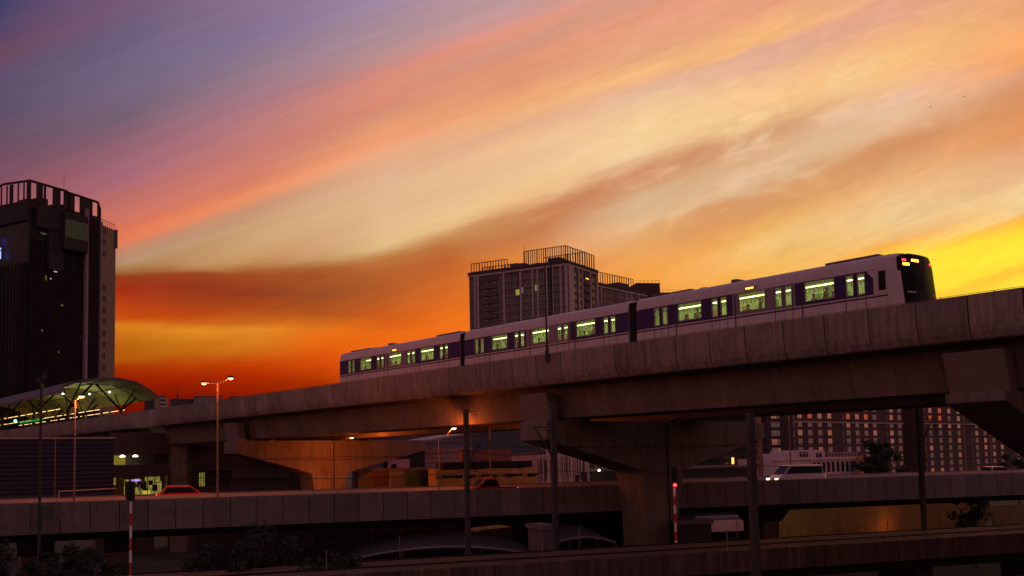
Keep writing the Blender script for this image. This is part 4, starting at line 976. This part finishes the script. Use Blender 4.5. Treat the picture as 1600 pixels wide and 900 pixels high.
# middle distance under the spans
simple_building('blue_glass_block', 'block with dark blue windows below the apartment tower between the masts', 738, 846, 640, 0, 210, 214, 15, wallmat('blue grey wall', (.07,.07,.09)), win=(12, 14, 1.3, 1.5, 2.4, mat('blue frame', (.10,.11,.15), .6), [mat('blue window glass', (.05,.06,.09), .2)]))
corrugated('grey_shed', 'grey corrugated warehouse wall behind the orange lit pier', 560, 738, 672, 175, 180, 12, CORR, .9)
r, z_, L_ = corrugated('pink_shed', 'low shed with pinkish horizontal boarding left of the first mast', 664, 738, 700, 150, 154, 8, mat('pinkish boarding', (.36,.20,.19), .8, streak=.15), .7)
m = MB(); m.hull8([(-4.5, -2, z_+.4), (L_+.2, -2, z_+2.2), (L_+.2, 8, z_+2.2), (-4.5, 8, z_+.4), (-4.5, -2, z_+.6), (L_+.2, -2, z_+2.4), (L_+.2, 8, z_+2.4), (-4.5, 8, z_+.6)]); m.build('lean_to_roof', mat('pale roof sheet', (.30,.26,.26), .6), r)
m = MB(); m.box(-4.0, -.05, .2, 6, 0, z_-.2); m.build('dark_bay', BLACK, r)
# pink billboard
P = at(606, 727, 146); P2 = at(640, 727, 147); bb = thing('billboard', 'pink billboard with a dark round tree shape left of the pink shed', 'billboard', (P.x, P.y, 0)); _, rz, L = frame2(P, P2); bb.rotation_euler = (0, 0, rz)
zt_ = ztop(606, 718, P); m = MB(); m.box(0, L, 0, .15, zt_-1.65, zt_); m.build('panel', mat('pink panel', (.50,.14,.19), .6, emit=(.9,.25,.32), estr=.04), bb)
m = MB(); m.lathe((L*.28, -.05, 0), [(.01, 0)], 3)
k0 = len(m.v)
m = MB(); cx, cz = L*.28, zt_-1.05
pts = [(cx+.42*math.cos(2*PI*i/14)*(1+.12*(i % 2)), -.03, cz+.42*math.sin(2*PI*i/14)*(1+.12*(i % 2))) for i in range(14)]
m.face(pts); m.face([(x, -.001, z) for x, _, z in pts][::-1]); m.box(cx-.02, cx+.2, -.035, -.002, cz-.6, cz); m.build('printed_shape', BLACK, bb)
m = MB(); m.bar((.3, .3, 0), (.3, .3, zt_), .08); m.bar((L-.3, .3, 0), (L-.3, .3, zt_), .08); m.build('post', POLE, bb)
# little coloured lock-ups
cols = [((.16,.12,.12), 'grey'), ((.14,.05,.04), 'dull red'), ((.2,.17,.15), 'pale'), ((.06,.09,.05), 'green'), ((.015,.015,.015), 'black'), ((.06,.08,.03), 'olive')]
xx = 560
for i, (c_, nm) in enumerate(cols):
    w_ = (22, 26, 25, 24, 26, 30)[i]
    r, z_, L_ = simple_building('lock_up', nm+' lock-up stall in the low row between the lit pier and the pink shed', xx, xx+w_, 737-i*.6, 0, 138, 138.5, 5, mat('lockup '+nm, c_, .8), cat='stall')
    m = MB(); m.box(.25, L_-.25, -.05, -.003, 7.6, z_-.5)
    for k in range(9): m.box(.25, L_-.25, -.075, -.05, 7.6+k*.3, 7.68+k*.3)
    m.build('shutter', mat('lockup shutter '+nm, tuple(q*.7 for q in c_), .7), r); xx += w_
# yellow tarpaulin shed
YT = mat('yellow tarpaulin', (.42,.24,.07), .7, var=.35, vscale=.7, grime=.4)
P0 = at(682, 745, 122); P1 = at(838, 745, 126); ts = thing('tarpaulin_shed', 'long low shed with yellow tarpaulin and black roof junk behind the red pickup', 'shed', (P0.x, P0.y, 0)); _, rz, L = frame2(P0, P1); ts.rotation_euler = (0, 0, rz)
za = ztop(682, 730, P0); m = MB(); m.prism([(0, 0), (-.1, za-2.2), (.1, za-.9), (.6, za-.3), (4, za-.2), (4, 0)], 0, L); m.build('tarpaulin', YT, ts, smooth=False)
m = MB(); m.box(L*.08, L*.98, .7, 4, za-.2, za+.55)
for i in range(46):
    x = L*(.1+.86*random.random()); z = za+random.uniform(-.4, .5); m.bar((x, .5, z), (x+random.uniform(-1.2, 1.2), .55, z+random.uniform(-.5, .6)), .05, 4)
for i in range(60):
    x = L*random.random(); m.box(x, x+random.uniform(.1, .5), .0, .3, za-1.2-random.random()*.25, za-1.0)
m.build('roof_junk', BLACK, ts)
m = MB(); m.box(L*.3, L*.80, 2, 3.5, za+.55, za+2.1); m.build('tank', mat('rose panel', (.28,.13,.12), .7), ts)
# white streaked container building
wc = mat('white streaked sheet', (.62,.47,.45), .7, streak=.5)
r, z_, L_ = corrugated('white_container_building', 'white building stained with black rust streaks beside the second mast', 838, 921, 711, 132, 136, 6, wc, .8, vert=True)
m = MB()
for i in range(34):
    x = L_*random.random(); m.box(x, x+random.uniform(.04, .12), -.012, -.002, random.uniform(8.5, 10.5), z_-random.random()*.8)
m.box(L_*.72, L_*.80, -.02, -.003, 8.4, 10.0); m.box(L_*.84, L_*.95, -.02, -.003, 8.3, 10.3); m.build('rust_streak', mat('rust streak', (.06,.035,.03), .9), r)
m = MB()
for i in range(6): m.box(L_*.22+i*.9, L_*.22+i*.9+.35, .3, .6, z_, z_+2.2)
m.build('roof_post', wc, r)
r, z_, L_ = simple_building('white_house', 'long pale parapet roof just left of the streaked white building', 793, 840, 711, 0, 140, 142, 6, mat('pinkish white render', (.55,.42,.42), .8, grime=.3))
m = MB(); m.box(L_*.35, L_*.95, -.5, -.02, z_-1.6, z_-.8); m.build('grey_hatch', CORR, r)
simple_building('dark_shed', 'dark long shed with pale roof line right of the streaked white building', 921, 985, 737, 0, 150, 152, 8, wallmat('dark shed wall', (.03,.026,.026)))
m = MB(); P = at(936, 735, 149); m.lathe((0,0,0), [(.12, -.1), (.2, .0), (.05, .15)], 8); o = m.build('wall_lamp', emis('warm bulb', (1,.8,.35), 14)); o.location = P; tag(o, 'tiny warm bulb above the dark shed left of the middle pier', 'lamp')
simple_building('dark_shed', 'dark shed with pale roof line right of the middle pier', 1066, 1172, 733, 0, 150, 152, 8, MATS['dark shed wall'])
# tall signal lattice right of mast
m = MB(); P = at(1189, 740, 120)
m.box(-.25, .25, -.2, .2, 0, 17.2); 
for k in range(6): m.box(-.95, -.3, -.1, .1, 10.4+k*1.1, 11.2+k*1.1)
o = m.build('sign_post', mat('brown post', (.16,.10,.10), .7)); o.location = (P.x, P.y, 0); tag(o, 'brown post with stacked dark panels just right of the tall mast', 'post')
# ---- below the highway
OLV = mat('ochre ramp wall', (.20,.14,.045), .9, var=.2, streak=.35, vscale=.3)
def rampwall(label, x0, x1, yt, Z0, Z1, m_, name='ramp_wall', slope=0):
    P0 = at(x0, 800, Z0); P1 = at(x1, 780, Z1); r = thing(name, label, 'wall', (P0.x, P0.y, 0)); _, rz, L = frame2(P0, P1); r.rotation_euler = (0, 0, rz); z_ = ztop(x0, yt, P0)
    m = MB(); k = 0
    n_ = int(L/3)
    for i in range(n_): a = L*i/n_; b_ = L*(i+1)/n_; m.hull8([(a+.02+(1.2 if i == 0 else 0), 0, 0), (b_-.02, 0, 0), (b_-.02, .5, 0), (a+.02+(1.2 if i == 0 else 0), .5, 0), (a+.02, 0, z_), (b_-.02, 0, z_), (b_-.02, .5, z_), (a+.02, .5, z_)])
    m.build('wall_panel', m_, r); return r
rampwall('yellowish ramp wall seen under the highway at the right', 1192, 1540, 798, 134, 152, OLV)
rampwall('dim yellowish wall seen under the far right of the highway', 1545, 1720, 790, 160, 168, OLV)
lamp('under_bridge_glow_lamp', tuple(at(1400, 826, 141)), (1,.22,.03), 150, .3)
q = lamp('under_bridge_lamp', tuple(at(1255, 792, 128)), (1,.66,.2), 260, .3, spot=120); q.rotation_euler = (math.radians(75), 0, -.25)
r, z_, L_ = simple_building('white_depot', 'white low depot with dark windows beneath the highway right of the middle pier', 1092, 1182, 814, 0, 140, 142, 5, mat('pinkish depot wall', (.55,.36,.34), .8))
m = MB(); m.box(L_*.12, L_*1.0, -.03, -.003, z_-2.9, z_-1.55); m.box(L_*.15, L_*.27, -.03, -.003, z_-4, z_-1.6); m.build('window_strip', BLACK, r)
m = MB(); m.box(-.3, L_+.3, -.8, -.02, z_-1.5, z_-.01); m.build('fascia', mat('pink fascia', (.62,.42,.40), .7), r)
simple_building('dark_kiosk', 'dark concrete kiosk standing at the foot of the middle pier', 1063, 1108, 820, 0, 88, 89, 4, DARKC)
P0 = at(724, 838, 104); P1 = at(802, 834, 106)
m = MB(); _, rz, L = frame2(P0, P1); z_ = ztop(760, 829, P0); m.hull8([(0, 0, z_-.7), (L, 0, z_-.7), (L, 4, z_-.7), (0, 4, z_-.7), (L*.35, 0, z_), (L, 0, z_+.2), (L, 4, z_+.2), (L*.35, 4, z_)])
o = m.build('yellow_awning', mat('yellow awning', (.40,.20,.03), .7)); o.location = (P0.x, P0.y, 0); o.rotation_euler = (0, 0, rz); tag(o, 'dim yellow awning under the highway beside the first mast', 'awning')
TENT = mat('grey membrane roof', (.085,.07,.075), .6, var=.08)
def arch_roof(label, x0, x1, y0, ypk, Z0, Z1, depth, m_):
    P0 = at(x0, 860, Z0); P1 = at(x1, 860, Z1); r = thing('arched_roof', label, 'roof', (P0.x, P0.y, 0)); _, rz, L = frame2(P0, P1); r.rotation_euler = (0, 0, rz)
    za = ztop(x0, y0, P0); zk = ztop((x0+x1)/2, ypk, (P0+P1)/2); m = MB(); N = 14
    g = []
    for i in range(N+1):
        t = i/N; row = []
        for k in range(6):
            v = k/5; row.append(Vector((L*t, depth*v, za+(zk-za)*math.sin(PI*t)**.8*(1-.35*(1-v))+.5*v)))
        g.append(row)
    for i in range(N):
        for k in range(5): m.face([g[i][k], g[i+1][k], g[i+1][k+1], g[i][k+1]])
    m.build('membrane', m_, r, smooth=True)
    m = MB()
    for i in range(N): m.bar(g[i][0], g[i+1][0], .12, 5)
    m.build('edge_beam', mat('edge beam', (.20,.15,.15), .6), r)
    m = MB()
    for i in (0, 4, 10, N): m.bar((g[i][0].x, .1, 0), g[i][0], .12, 6); m.bar((g[i][5].x, depth-.1, 0), g[i][5], .12, 6)
    m.build('post', POLE, r); return r
arch_roof('long low grey membrane roof under the highway left of the first mast', 545, 832, 876, 846, 80, 82, 7, TENT)
arch_roof('smaller arched grey roof between the second mast and the middle pier', 862, 962, 852, 834, 84, 85, 6, TENT)
simple_building('grey_cabin', 'small grey cabin directly left of the second mast below the highway', 846, 866, 828, 0, 79, 79.4, 3, CORR)
rampwall('added black screen wall standing in for shade beneath the highway left of the middle pier', 300, 1060, 822, 108, 116, mat('painted shade wall', (.03,.022,.018), .95, streak=.4, var=.3))  # added wall: hides the lit ground behind, highway shade put into its colour
# fence of bars under highway
m = MB(); P0 = at(492, 870, 92); P1 = at(620, 868, 93); _, rz, L = frame2(P0, P1)
for i in range(22): m.box(L*i/21-.06, L*i/21+.06, 0, .1, 0, 6.2)
m.box(0, L, .1, .2, 5.4, 5.6); o = m.build('bar_fence', mat('brown fence', (.07,.05,.04), .8)); o.location = (P0.x, P0.y, 0); o.rotation_euler = (0, 0, rz); tag(o, 'row of thin brown fence posts beneath the highway left of centre', 'fence')

# ------------------------------------------------------------------ poles, masts and lamps
def mast(label, x, ytop, Z, w, arm=None, zbase=5.7, bracket=None):
    P = at(x, 760, Z); r = thing('catenary_mast', label, 'mast', (P.x, P.y, zbase), TR, 'masts along the low rail line'); H = ztop(x, ytop, P)-zbase
    m = MB(); h = w/2
    m.box(-h, h, -h, -h+.03, 0, H); m.box(-h, h, h-.03, h, 0, H); m.box(-.02, .02, -h+.03, h-.03, 0, H); m.box(-h, -h+.025, -h+.03, h-.03, 0, H); m.build('column', POLE, r)
    m = MB(); m.box(-.4, .4, -.4, .4, 0, .06); m.box(-h-.1, h+.1, -h-.1, h+.1, .06, .25); m.build('base_plate', CONCT, r)
    if arm:
        s = arm; m = MB(); m.bar((0, 0, H-.15), (s*.85, -.1, H-.1), .035, 5); m.bar((s*.3, 0, H-.15), (s*.8, -.1, H-.4), .02, 4); m.build('top_arm', POLER, r)
    if bracket:
        s, hb = bracket; hb -= zbase; m = MB()
        m.bar((0, 0, hb+1.3), (s*1.5, 0, hb+1.35), .04, 5); m.bar((0, 0, hb-.9), (s*1.35, 0, hb+1.3), .05, 6); m.bar((0, 0, hb-.9), (s*.8, 0, hb+.5), .06, 6); m.bar((s*1.5, 0, hb+1.35), (s*1.7, 0, hb+.2), .03, 5); m.bar((s*.5, 0, hb), (s*1.75, 0, hb+.35), .03, 5)
        b_ = m.build('cantilever', POLE, r)
        m = MB()
        for k in range(6):
            m.lathe((s*(.25+k*.07), 0, hb+1.2-.02*k), [(.05, 0), (.13, .04), (.05, .1)], 8)
        m.build('insulator', mat('insulator glaze', (.25,.10,.07), .3), r)
    return r
mast('first tall grey catenary mast left of centre with cantilever arms', 730, 640, 68, .30, 1, bracket=(1, 12.6))
mast('second tall catenary mast standing before the streaked white building', 866.5, 629, 69, .34, -1, bracket=(-1, 12.9))
mast('thick near catenary mast right of the middle pier reaching the bottom edge', 1176, 645, 58.5, .40, None, zbase=0)
mast('catenary mast at the right in front of the brown slab', 1441, 622, 81, .32, 1, bracket=(1, 13.3))
def sodium(label, x, ytop, Z, heads, zbase=8.6, r0=.10, power=300, pm=None, arms=None):
    """heads: list of (dx px, dy px) of lamp heads from pole top"""
    P = at(x, 760, Z); zt_ = ztop(x, ytop, P); r = thing('street_lamp', label, 'street lamp', (P.x, P.y, zbase), 0, 'orange street lamps'); H = zt_-zbase
    m = MB(); m.bar((0, 0, 0), (0, 0, H), r0, 8, r0*.6); m.bar((0,0,0), (0,0,.5), r0*1.7, 8); m.build('pole', pm or POLER, r)
    for dx, dy in heads:
        hx, hz = dx*Z/1600, -dy*Z/1600
        if abs(hx) > .2: m = MB(); m.path([(0, 0, H-.05), (hx*.5, -.05, H+hz*.4), (hx*.92, -.1, H+hz)], r0*.5, 6); m.build('arm', pm or POLER, r)
        m = MB(); m.lathe((hx, -.1, H+hz), [(.26, -.02), (.28, .05), (.22, .14), (.08, .2), (.02, .22)], 12); hd = m.build('lamp_head', RUST, r, smooth=True)
        m = MB(); m.lathe((hx, -.1, H+hz-.13), [(.05, -.03), (.16, .02), (.22, .10)], 12); m.build('lens', emis('sodium lens', (1,.45,.13), 9), hd)
        lamp('sodium_light', (hx, -.1, H+hz-.25), (1,.18,.02), power, .15, r)
    return r
sodium('double headed street lamp against the sunset left of the train', 340, 598, 85.5, [(-21, 0), (21, -7)], power=600)
sodium('single street lamp on an orange lit pole in front of the station canopy', 116, 625, 80, [(11, -6)], power=1100)
sodium('street lamp glowing under the viaduct soffit beside the orange lit pier', 519, 690, 125, [(32, -6)], power=2200, r0=.07)
sodium('street lamp below the viaduct just left of the first mast', 686, 688, 91, [(25, -19)], power=650, r0=.07)
sodium('faint street lamp deeper under the viaduct, leftmost of the pair near the first mast', 672, 690, 126, [(-13, -17)], power=250, r0=.05)
sodium('orange lit lamp post right of the first mast whose head is hidden by the deck', 767, 640, 98, [(6, -10)], power=900, r0=.07)
sodium('orange lit lamp post rising behind the white van', 1237, 610, 109.5, [(-10, -14)], power=1100, r0=.09)
sodium('orange lit lamp post in front of the right hand slab section', 1511, 620, 126, [(-10, -10)], power=700, r0=.09)
sodium('thin orange lit lamp post near the right edge before the slab', 1552, 640, 142, [(-10, -10)], power=700, r0=.09)
P = at(505, 775, 126); fl_ = thing('flood_lamp', 'flood lamp behind the highway barrier lighting the base of the orange pier', 'lamp', P)
m = MB(); m.bar((0, 0, -1), (0, 0, 0), .06, 6); m.box(-.25, .25, -.15, .1, 0, .35); m.build('housing', BLACK, fl_); m = MB(); m.box(-.2, .2, .102, .12, .05, .3); m.build('lens', MATS['sodium lens'], fl_)
q = lamp('flood_light', (0, .3, .3), (1,.17,.015), 750, .2, fl_, spot=120); q.rotation_euler = (math.radians(105), 0, 0)
# thin mast on the viaduct before the middle car
P = fw(VB, VR, inv(VB, VR, at(863, 546, 80))[0], -.15, 19.5); m = MB(); m.bar((0,0,0), (0,0,7.7), .085, 8, .06); m.box(-.14, .14, -.1, .1, .2, 1.0); m.box(-.06, .14, -.08, .08, 1.0, 1.3)
o = m.build('parapet_mast', POLE); o.location = P; tag(o, 'slim mast fixed to the near parapet in front of the middle train car', 'mast')
# distant pole left
P = at(62, 780, 72); r = thing('lighting_mast', 'thin dark mast with a caged platform at the far left', 'mast', (P.x, P.y, 0), HRr)
zt_ = ztop(62, 592, P); m = MB(); m.bar((0,0,0), (0,0,zt_), .13, 8, .09); m.build('pole', POLE, r)
m = MB(); m.bar((-.3, 0, zt_), (.35, 0, zt_+.25), .05); m.lathe((.2, 0, zt_), [(.05, -.2), (.14, 0), (.1, .25), (.02, .3)], 8); m.lathe((-.2, 0, zt_-.1), [(.05, -.2), (.12, 0), (.02, .2)], 8); m.build('loudspeaker', POLE, r)
m = MB(); z_ = 12-(785-736)*72/1600
for z2 in (z_-.1, z_-1.2):
    m.bar((-.5, -.5, z2), (1.4, -.5, z2), .035); m.bar((-.5, .5, z2), (1.4, .5, z2), .035); m.bar((-.5, -.5, z2), (-.5, .5, z2), .035); m.bar((1.4, -.5, z2), (1.4, .5, z2), .035)
for x_ in (-.5, .1, .8, 1.4): m.bar((x_, -.5, z_-1.25), (x_, -.5, z_-.1), .025)
m.box(.15, .95, -.3, .3, z_-1.2, z_-.25); m.build('cage', mat('dull green cage', (.07,.085,.06), .6), r)
P = at(86.5, 700, 90); m = MB(); m.bar((0,0,0), (0,0,16.9), .05, 6, .03); o = m.build('thin_pole', POLER); o.location = (P.x, P.y, 0); tag(o, 'very thin pole in front of the station canopy left of the orange lamp', 'pole')
# red and white signal posts
def striped(label, x, ytop, ys0, ys1, Z, zbase, w=.09, red=False, rungs=True):
    P = at(x, 800, Z); r = thing('signal_post', label, 'signal', (P.x, P.y, zbase), 0, 'striped railway signals'); zt_ = ztop(x, ytop, P)-zbase; z1_ = ztop(x, ys0, P)-zbase
    m = MB(); n_ = int(z1_/.62)+1
    for k in range(n_): m.bar((0, 0, z1_-(k+1)*.62), (0, 0, z1_-k*.62-.001), w, 10, mi=k % 2)
    m.build('post', [WHITE, REDP], r)
    m = MB(); m.box(-.16, .16, -.14, .12, z1_+.02, zt_); m.box(-.2, .2, -.2, -.14, z1_+.1, zt_-.05); 
    for k in range(3): m.lathe((0, -.26, z1_+.28+k*(zt_-z1_-.4)/3), [(.09, -.04), (.11, 0), (.09, .04)], 10)
    hd = m.build('signal_head', BLACK, r)
    if red: m = MB(); m.lathe((0, -.3, z1_+.2), [(.02, -.13), (.12, -.05), (.12, .05), (.02, .13)], 12); m.build('red_lamp', emis('red signal lamp', (1,.02,.03), 9), hd)
    if rungs:
        m = MB()
        for k in range(9): m.bar((-.22 if k % 3 == 1 else 0, 0, z1_-.3-k*.55), (.26, 0, z1_-.3-k*.55), .015, 4)
        m.bar((-.3, 0, z1_-.5), (-.3, 0, z1_-1.2), .03, 5); m.build('step', POLE, r)
    return r
striped('red and white striped signal post with black head at the lower left', 204.5, 752, 783, 900, 52, 0, .068)
striped('striped signal post showing a red light beside the middle pier', 1055, 730, 762, 848, 73, 5.7, .10, red=True, rungs=False)
# left guard rail
m = MB(); a = at(92, 768, 83); b_ = at(182, 763, 86); m.path([a-Vector((0,0,.9)), a-Vector((0,0,.15)), a, b_], .035, 6); o = m.build('guard_rail', mat('pinkish rail', (.5,.3,.3), .5)); tag(o, 'thin pinkish pipe rail before the navy building', 'rail')
# overhead wires of the low line
def wire(label, pts, r_=.026):
    m = MB(); P = []
    for (x0, y0, Z0), (x1, y1, Z1) in zip(pts, pts[1:]):
        a, b_ = at(x0, y0, Z0), at(x1, y1, Z1)
        for k in range(9):
            t = k/8; q = a.lerp(b_, t); q.z -= .35*4*t*(1-t); P.append(q)
    m.path(P, r_, 4); o = m.build('overhead_wire', mat('wire', (.03,.024,.024), .5), None); tag(o, label, 'wire', 'overhead wires'); return o
wire('overhead wire sagging between masts, uppermost across the pier cap', [(-20, 736, 58), (352, 715, 61), (735, 703, 67.5), (860, 705, 68.5), (1176, 690, 75), (1436, 680, 81), (1640, 672, 88)])
wire('overhead wire sagging between masts, lower line across the pier shaft', [(-20, 757, 58), (352, 742, 61), (740, 736, 67.5), (860, 735, 68.5), (1176, 727, 75), (1436, 714, 81), (1640, 706, 88)])
# lineside fence posts on the low viaduct
for i in range(10):
    x_ = 3+i*6.3; m = MB() if i == 0 else m
    if i == 0:
        m.bar((0,0,0), (0,0,1.25), .03, 6); m.lathe((0,0,1.25), [(.05, 0), (.06, .05), (.02, .09)], 6); pr = m.build('lineside_marker', POLER)
        o = pr
    else: o = pr.copy(); COL.objects.link(o)
    o.location = fw(TB, TR, x_-4, 8.5 if i % 2 else .15, 6.05); tag(o, '%s short steel marker post from the left along the low track' % ['first','second','third','fourth','fifth','sixth','seventh','eighth','ninth','tenth'][i], 'marker post', 'marker posts on the low track wall')
# ------------------------------------------------------------------ vehicles
def vehicle(name, label, cat, loc, rz, L, Wd, H, hood, wind, roofend, tail, col, side=True, head=True, sill=.32, group=None, glass_m=None, belt=.95):
    """x forward; profile defined by fractions"""
    r = thing(name, label, cat, loc, rz, group); h = L/2
    body = MB(); hw_ = Wd/2
    prof = [(-h, sill), (-h-.02, belt*.9), (-h+tail[0], belt+tail[1])]  # rear
    lower = [(-h, sill), (h, sill), (h+.02, belt*.62), (h-.12, belt*.78), (h-hood, belt), (-h+.12, belt), (-h, belt*.85)]
    k = len(body.v); n_ = len(lower)
    for y in (-hw_, hw_): body.v += [Vector((x, y, z)) for x, z in lower]
    body.f.append(list(range(n_-1, -1, -1))); body.f.append([n_+i for i in range(n_)]); body.mi += [0, 0]
    for i in range(n_): j = (i+1) % n_; body.f.append([i, j, n_+j, n_+i]); body.mi.append(0)
    B = body.build('body', mat('paint '+label[:24], col, .35, .1, spec=.35, var=.03), r, bevel=.07)
    cab = MB(); iw = hw_*.84
    c0 = (h-hood+.02, belt); c1_ = (h-hood-wind, H); c2_ = (-h+roofend, H); c3_ = (-h+.1+tail[0], belt)
    cab.hull8([(c3_[0], -hw_+.03, belt-.01), (c0[0], -hw_+.03, belt-.01), (c0[0], hw_-.03, belt-.01), (c3_[0], hw_-.03, belt-.01), (c2_[0], -iw, H), (c1_[0], -iw, H), (c1_[0], iw, H), (c2_[0], iw, H)])
    cab.build('roof', MATS['paint '+label[:24]], r, bevel=.08)
    gm = glass_m or mat('car glass', (.008,.007,.008), .3, spec=.08)
    def lerp(a, b_, t): return tuple(p+(q-p)*t for p, q in zip(a, b_))
    for sg in (-1, 1):
        g = MB()
        lo0 = (c3_[0]+.12, sg*(hw_-.03), belt); lo1 = (c0[0]-.18, sg*(hw_-.03), belt); hi1 = (c1_[0]-.08, sg*iw, H); hi0 = (c2_[0]+.1, sg*iw, H)
        q = [lerp(lo0, hi0, .1), lerp(lo1, hi1, .1), lerp(lo1, hi1, .82), lerp(lo0, hi0, .82)]; off = Vector((0, sg*.02, .004)); g.face([Vector(p)+off for p in q]); g.build('side_window', gm, r)
    g = MB(); a = [(c0[0], -hw_+.12, belt), (c0[0], hw_-.12, belt), (c1_[0], iw-.08, H), (c1_[0], -iw+.08, H)]
    q = [lerp(a[0], a[3], .08), lerp(a[1], a[2], .08), lerp(a[1], a[2], .9), lerp(a[0], a[3], .9)]; g.face([Vector(p)+Vector((.02, 0, .02)) for p in q]); g.build('windscreen', gm, r)
    g = MB(); a = [(c3_[0], -hw_+.12, belt), (c3_[0], hw_-.12, belt), (c2_[0], iw-.08, H), (c2_[0], -iw+.08, H)]
    q = [lerp(a[0], a[3], .12), lerp(a[1], a[2], .12), lerp(a[1], a[2], .85), lerp(a[0], a[3], .85)]; g.face([Vector(p)+Vector((-.02, 0, .01)) for p in q]); g.build('rear_window', gm, r)
    for sx in (-h+.85, h-.85):
        for sg in (-1, 1):
            t_ = MB(); y0 = sg*(hw_-.2); y1_ = sg*(hw_+.01); kk = []
            for i in range(18):
                a_ = 2*PI*i/18; t_.v += [Vector((sx+.33*math.cos(a_), y0, .33+.33*math.sin(a_))), Vector((sx+.33*math.cos(a_), y1_, .33+.33*math.sin(a_)))]
            for i in range(18): j = (i+1) % 18; t_.f.append([2*i, 2*j, 2*j+1, 2*i+1]); t_.mi.append(0)
            t_.f.append([2*i for i in range(18)]); t_.f.append([2*i+1 for i in range(18)]); t_.mi += [0, 0]
            wl = t_.build('wheel', BLACK, r)
    for sg in (-1, 1):
        m = MB(); m.box(h-.14, h+.035, sg*(hw_-.25)-.2, sg*(hw_-.25)+.2, belt*.66, belt*.78); m.build('headlight', emis('car headlight', (1,.70,.40), 4) if head else mat('lamp glass', (.5,.5,.5), .2), r, bevel=.02)
        m = MB(); m.box(-h-.03, -h+.1, sg*(hw_-.2)-.15, sg*(hw_-.2)+.15, belt*.72, belt*.92); m.build('tail_light', emis('car tail light', (1,.06,.02), 3), r, bevel=.02)
    return r
def hpos(px_, y_, z=8.66):   # on highway lane y_ at column px_
    best = min(((abs((lambda q: q.x/q.y)(fw(HB, HRr, t*.25, y_, 0)) - ray(px_, 750).x/ray(px_, 750).y)), t*.25) for t in range(-80, 600))[1]
    return fw(HB, HRr, best, y_, z)
vehicle('parked_car', 'glossy red hatchback on the highway in front of the station shop', 'car', hpos(292, 12.2, 8.85), HRr, 4.9, 1.8, 1.62, 1.25, .95, .8, (.15, 0), (.50,.025,.012), head=False)
vehicle('pickup_truck', 'dark red pickup with headlights on passing below the first mast', 'pickup', hpos(763, 4.0), HRr+PI, 5.1, 1.85, 1.85, 1.35, .8, 2.0, (1.5, 0), (.22,.03,.02), belt=1.1)
vehicle('passenger_van', 'white high roofed van driving left on the highway behind the tall mast', 'van', hpos(1243, 4.0), HRr+PI, 5.6, 1.95, 2.35, .75, .95, .25, (.05, 0), (.62,.52,.56), belt=1.42)
vehicle('parked_car', 'pale car with only its roof showing at the far right of the highway', 'car', hpos(1559, 12.2), HRr, 4.4, 1.75, 1.5, 1.1, .8, .7, (.3, 0), (.5,.4,.38), head=False)
# ------------------------------------------------------------------ trees
LEAF = mat('dark leaves', (.026,.034,.016), .8, var=.5, vscale=2); BARK = mat('bark', (.06,.045,.035), .95)
def tree(label, P, H, R_, n=2600, trunk=.2, leaf=.22, name='leafy_tree', squash=.8, group=None):
    r = thing(name, label, 'tree', (P[0], P[1], 0), 0, group)
    m = MB(); m.bar((0,0,0), (.1,.05,H*.55), trunk, 8, trunk*.6)
    cl = []
    for i in range(26):
        a = random.random()*2*PI; e = random.uniform(.1, 1.25); q = Vector((math.cos(a)*R_*e*.7, math.sin(a)*R_*e*.7, H-R_*squash+random.uniform(-1.1, .85)*R_*squash*(1.15-.5*e))); cl.append((q, R_*random.uniform(.10, .30))); m.bar((.1, .05, H*.42), q, trunk*.4, 5, trunk*.12)
    m.build('trunk', BARK, r)
    c = MB()
    for i in range(n):
        q, rr = random.choice(cl); d = Vector((random.gauss(0,1), random.gauss(0,1), random.gauss(0,.75))).normalized()*rr*random.random()**.4; p = q+d
        u = Vector((random.gauss(0,1), random.gauss(0,1), random.gauss(0,1))).normalized()*leaf*random.uniform(.6,1.3); v = u.orthogonal().normalized()*leaf*.55
        c.face([p-u, p+v*.8, p+u, p-v])
    c.build('crown', LEAF, r); return r
tree('round dark tree in front of the slab right of the white building', at(1371, 740, 172), 14.4, 4.4, 3500, .3, .35)
tree('small dark bush-like tree at the far right edge behind the pale car', at(1590, 740, 168), 12.6, 4.0, 2200, .25, .35)
tree('broad leafy tree at the bottom left of centre reaching the highway edge', at(410, 880, 62), 8.5, 3.6, 7500, .2, .13)
tree('lower leafy tree just left of the broad tree at the bottom', at(355, 890, 60), 7.6, 2.3, 2600, .15, .13)
tree('small sprouting shrub at the bottom between broad tree and track wall', at(520, 895, 60), 7.0, 2.0, 2600, .12, .12)
tree('dense low tree beside the brown column at the bottom left', at(140, 885, 68), 7.6, 2.6, 3600, .15, .14)
tree('dark leafy tree in the bottom left corner', at(15, 880, 66), 7.7, 3.2, 4200, .2, .15)
tree('low tree between the bottom left corner tree and the dense one', at(85, 895, 64), 6.4, 2.0, 2200, .15, .13)
tree('dark sapling on the kiosk roof at the foot of the middle pier', at(1078, 820, 90), 7.6, 1.4, 900, .08, .13)
tree('dark tree in shade beneath the highway at the far right', at(1520, 790, 106), 8.2, 2.6, 1600, .15, .2)
# birds
for (x, y, lb) in ((1507, 151, 'tiny dark bird, upper right one of the two in the pale sky'), (1454, 167, 'tiny dark bird, lower left one of the two in the pale sky')):
    m = MB(); m.lathe((0,0,0), [(.01, -.05), (.05, 0), (.01, .05)], 6); m.bar((-.22, 0, 0), (.22, 0, 0), .05, 6, .02)
    m.face([(0, .0, .02), (.1, .0, .02), (-.05, .45, .16)]); m.face([(0, .0, .02), (.1, .0, .02), (-.05, -.45, .16)])
    o = m.build('bird', BLACK); o.location = at(x, y, 120); o.scale = (.6, .6, .6); tag(o, lb, 'bird')
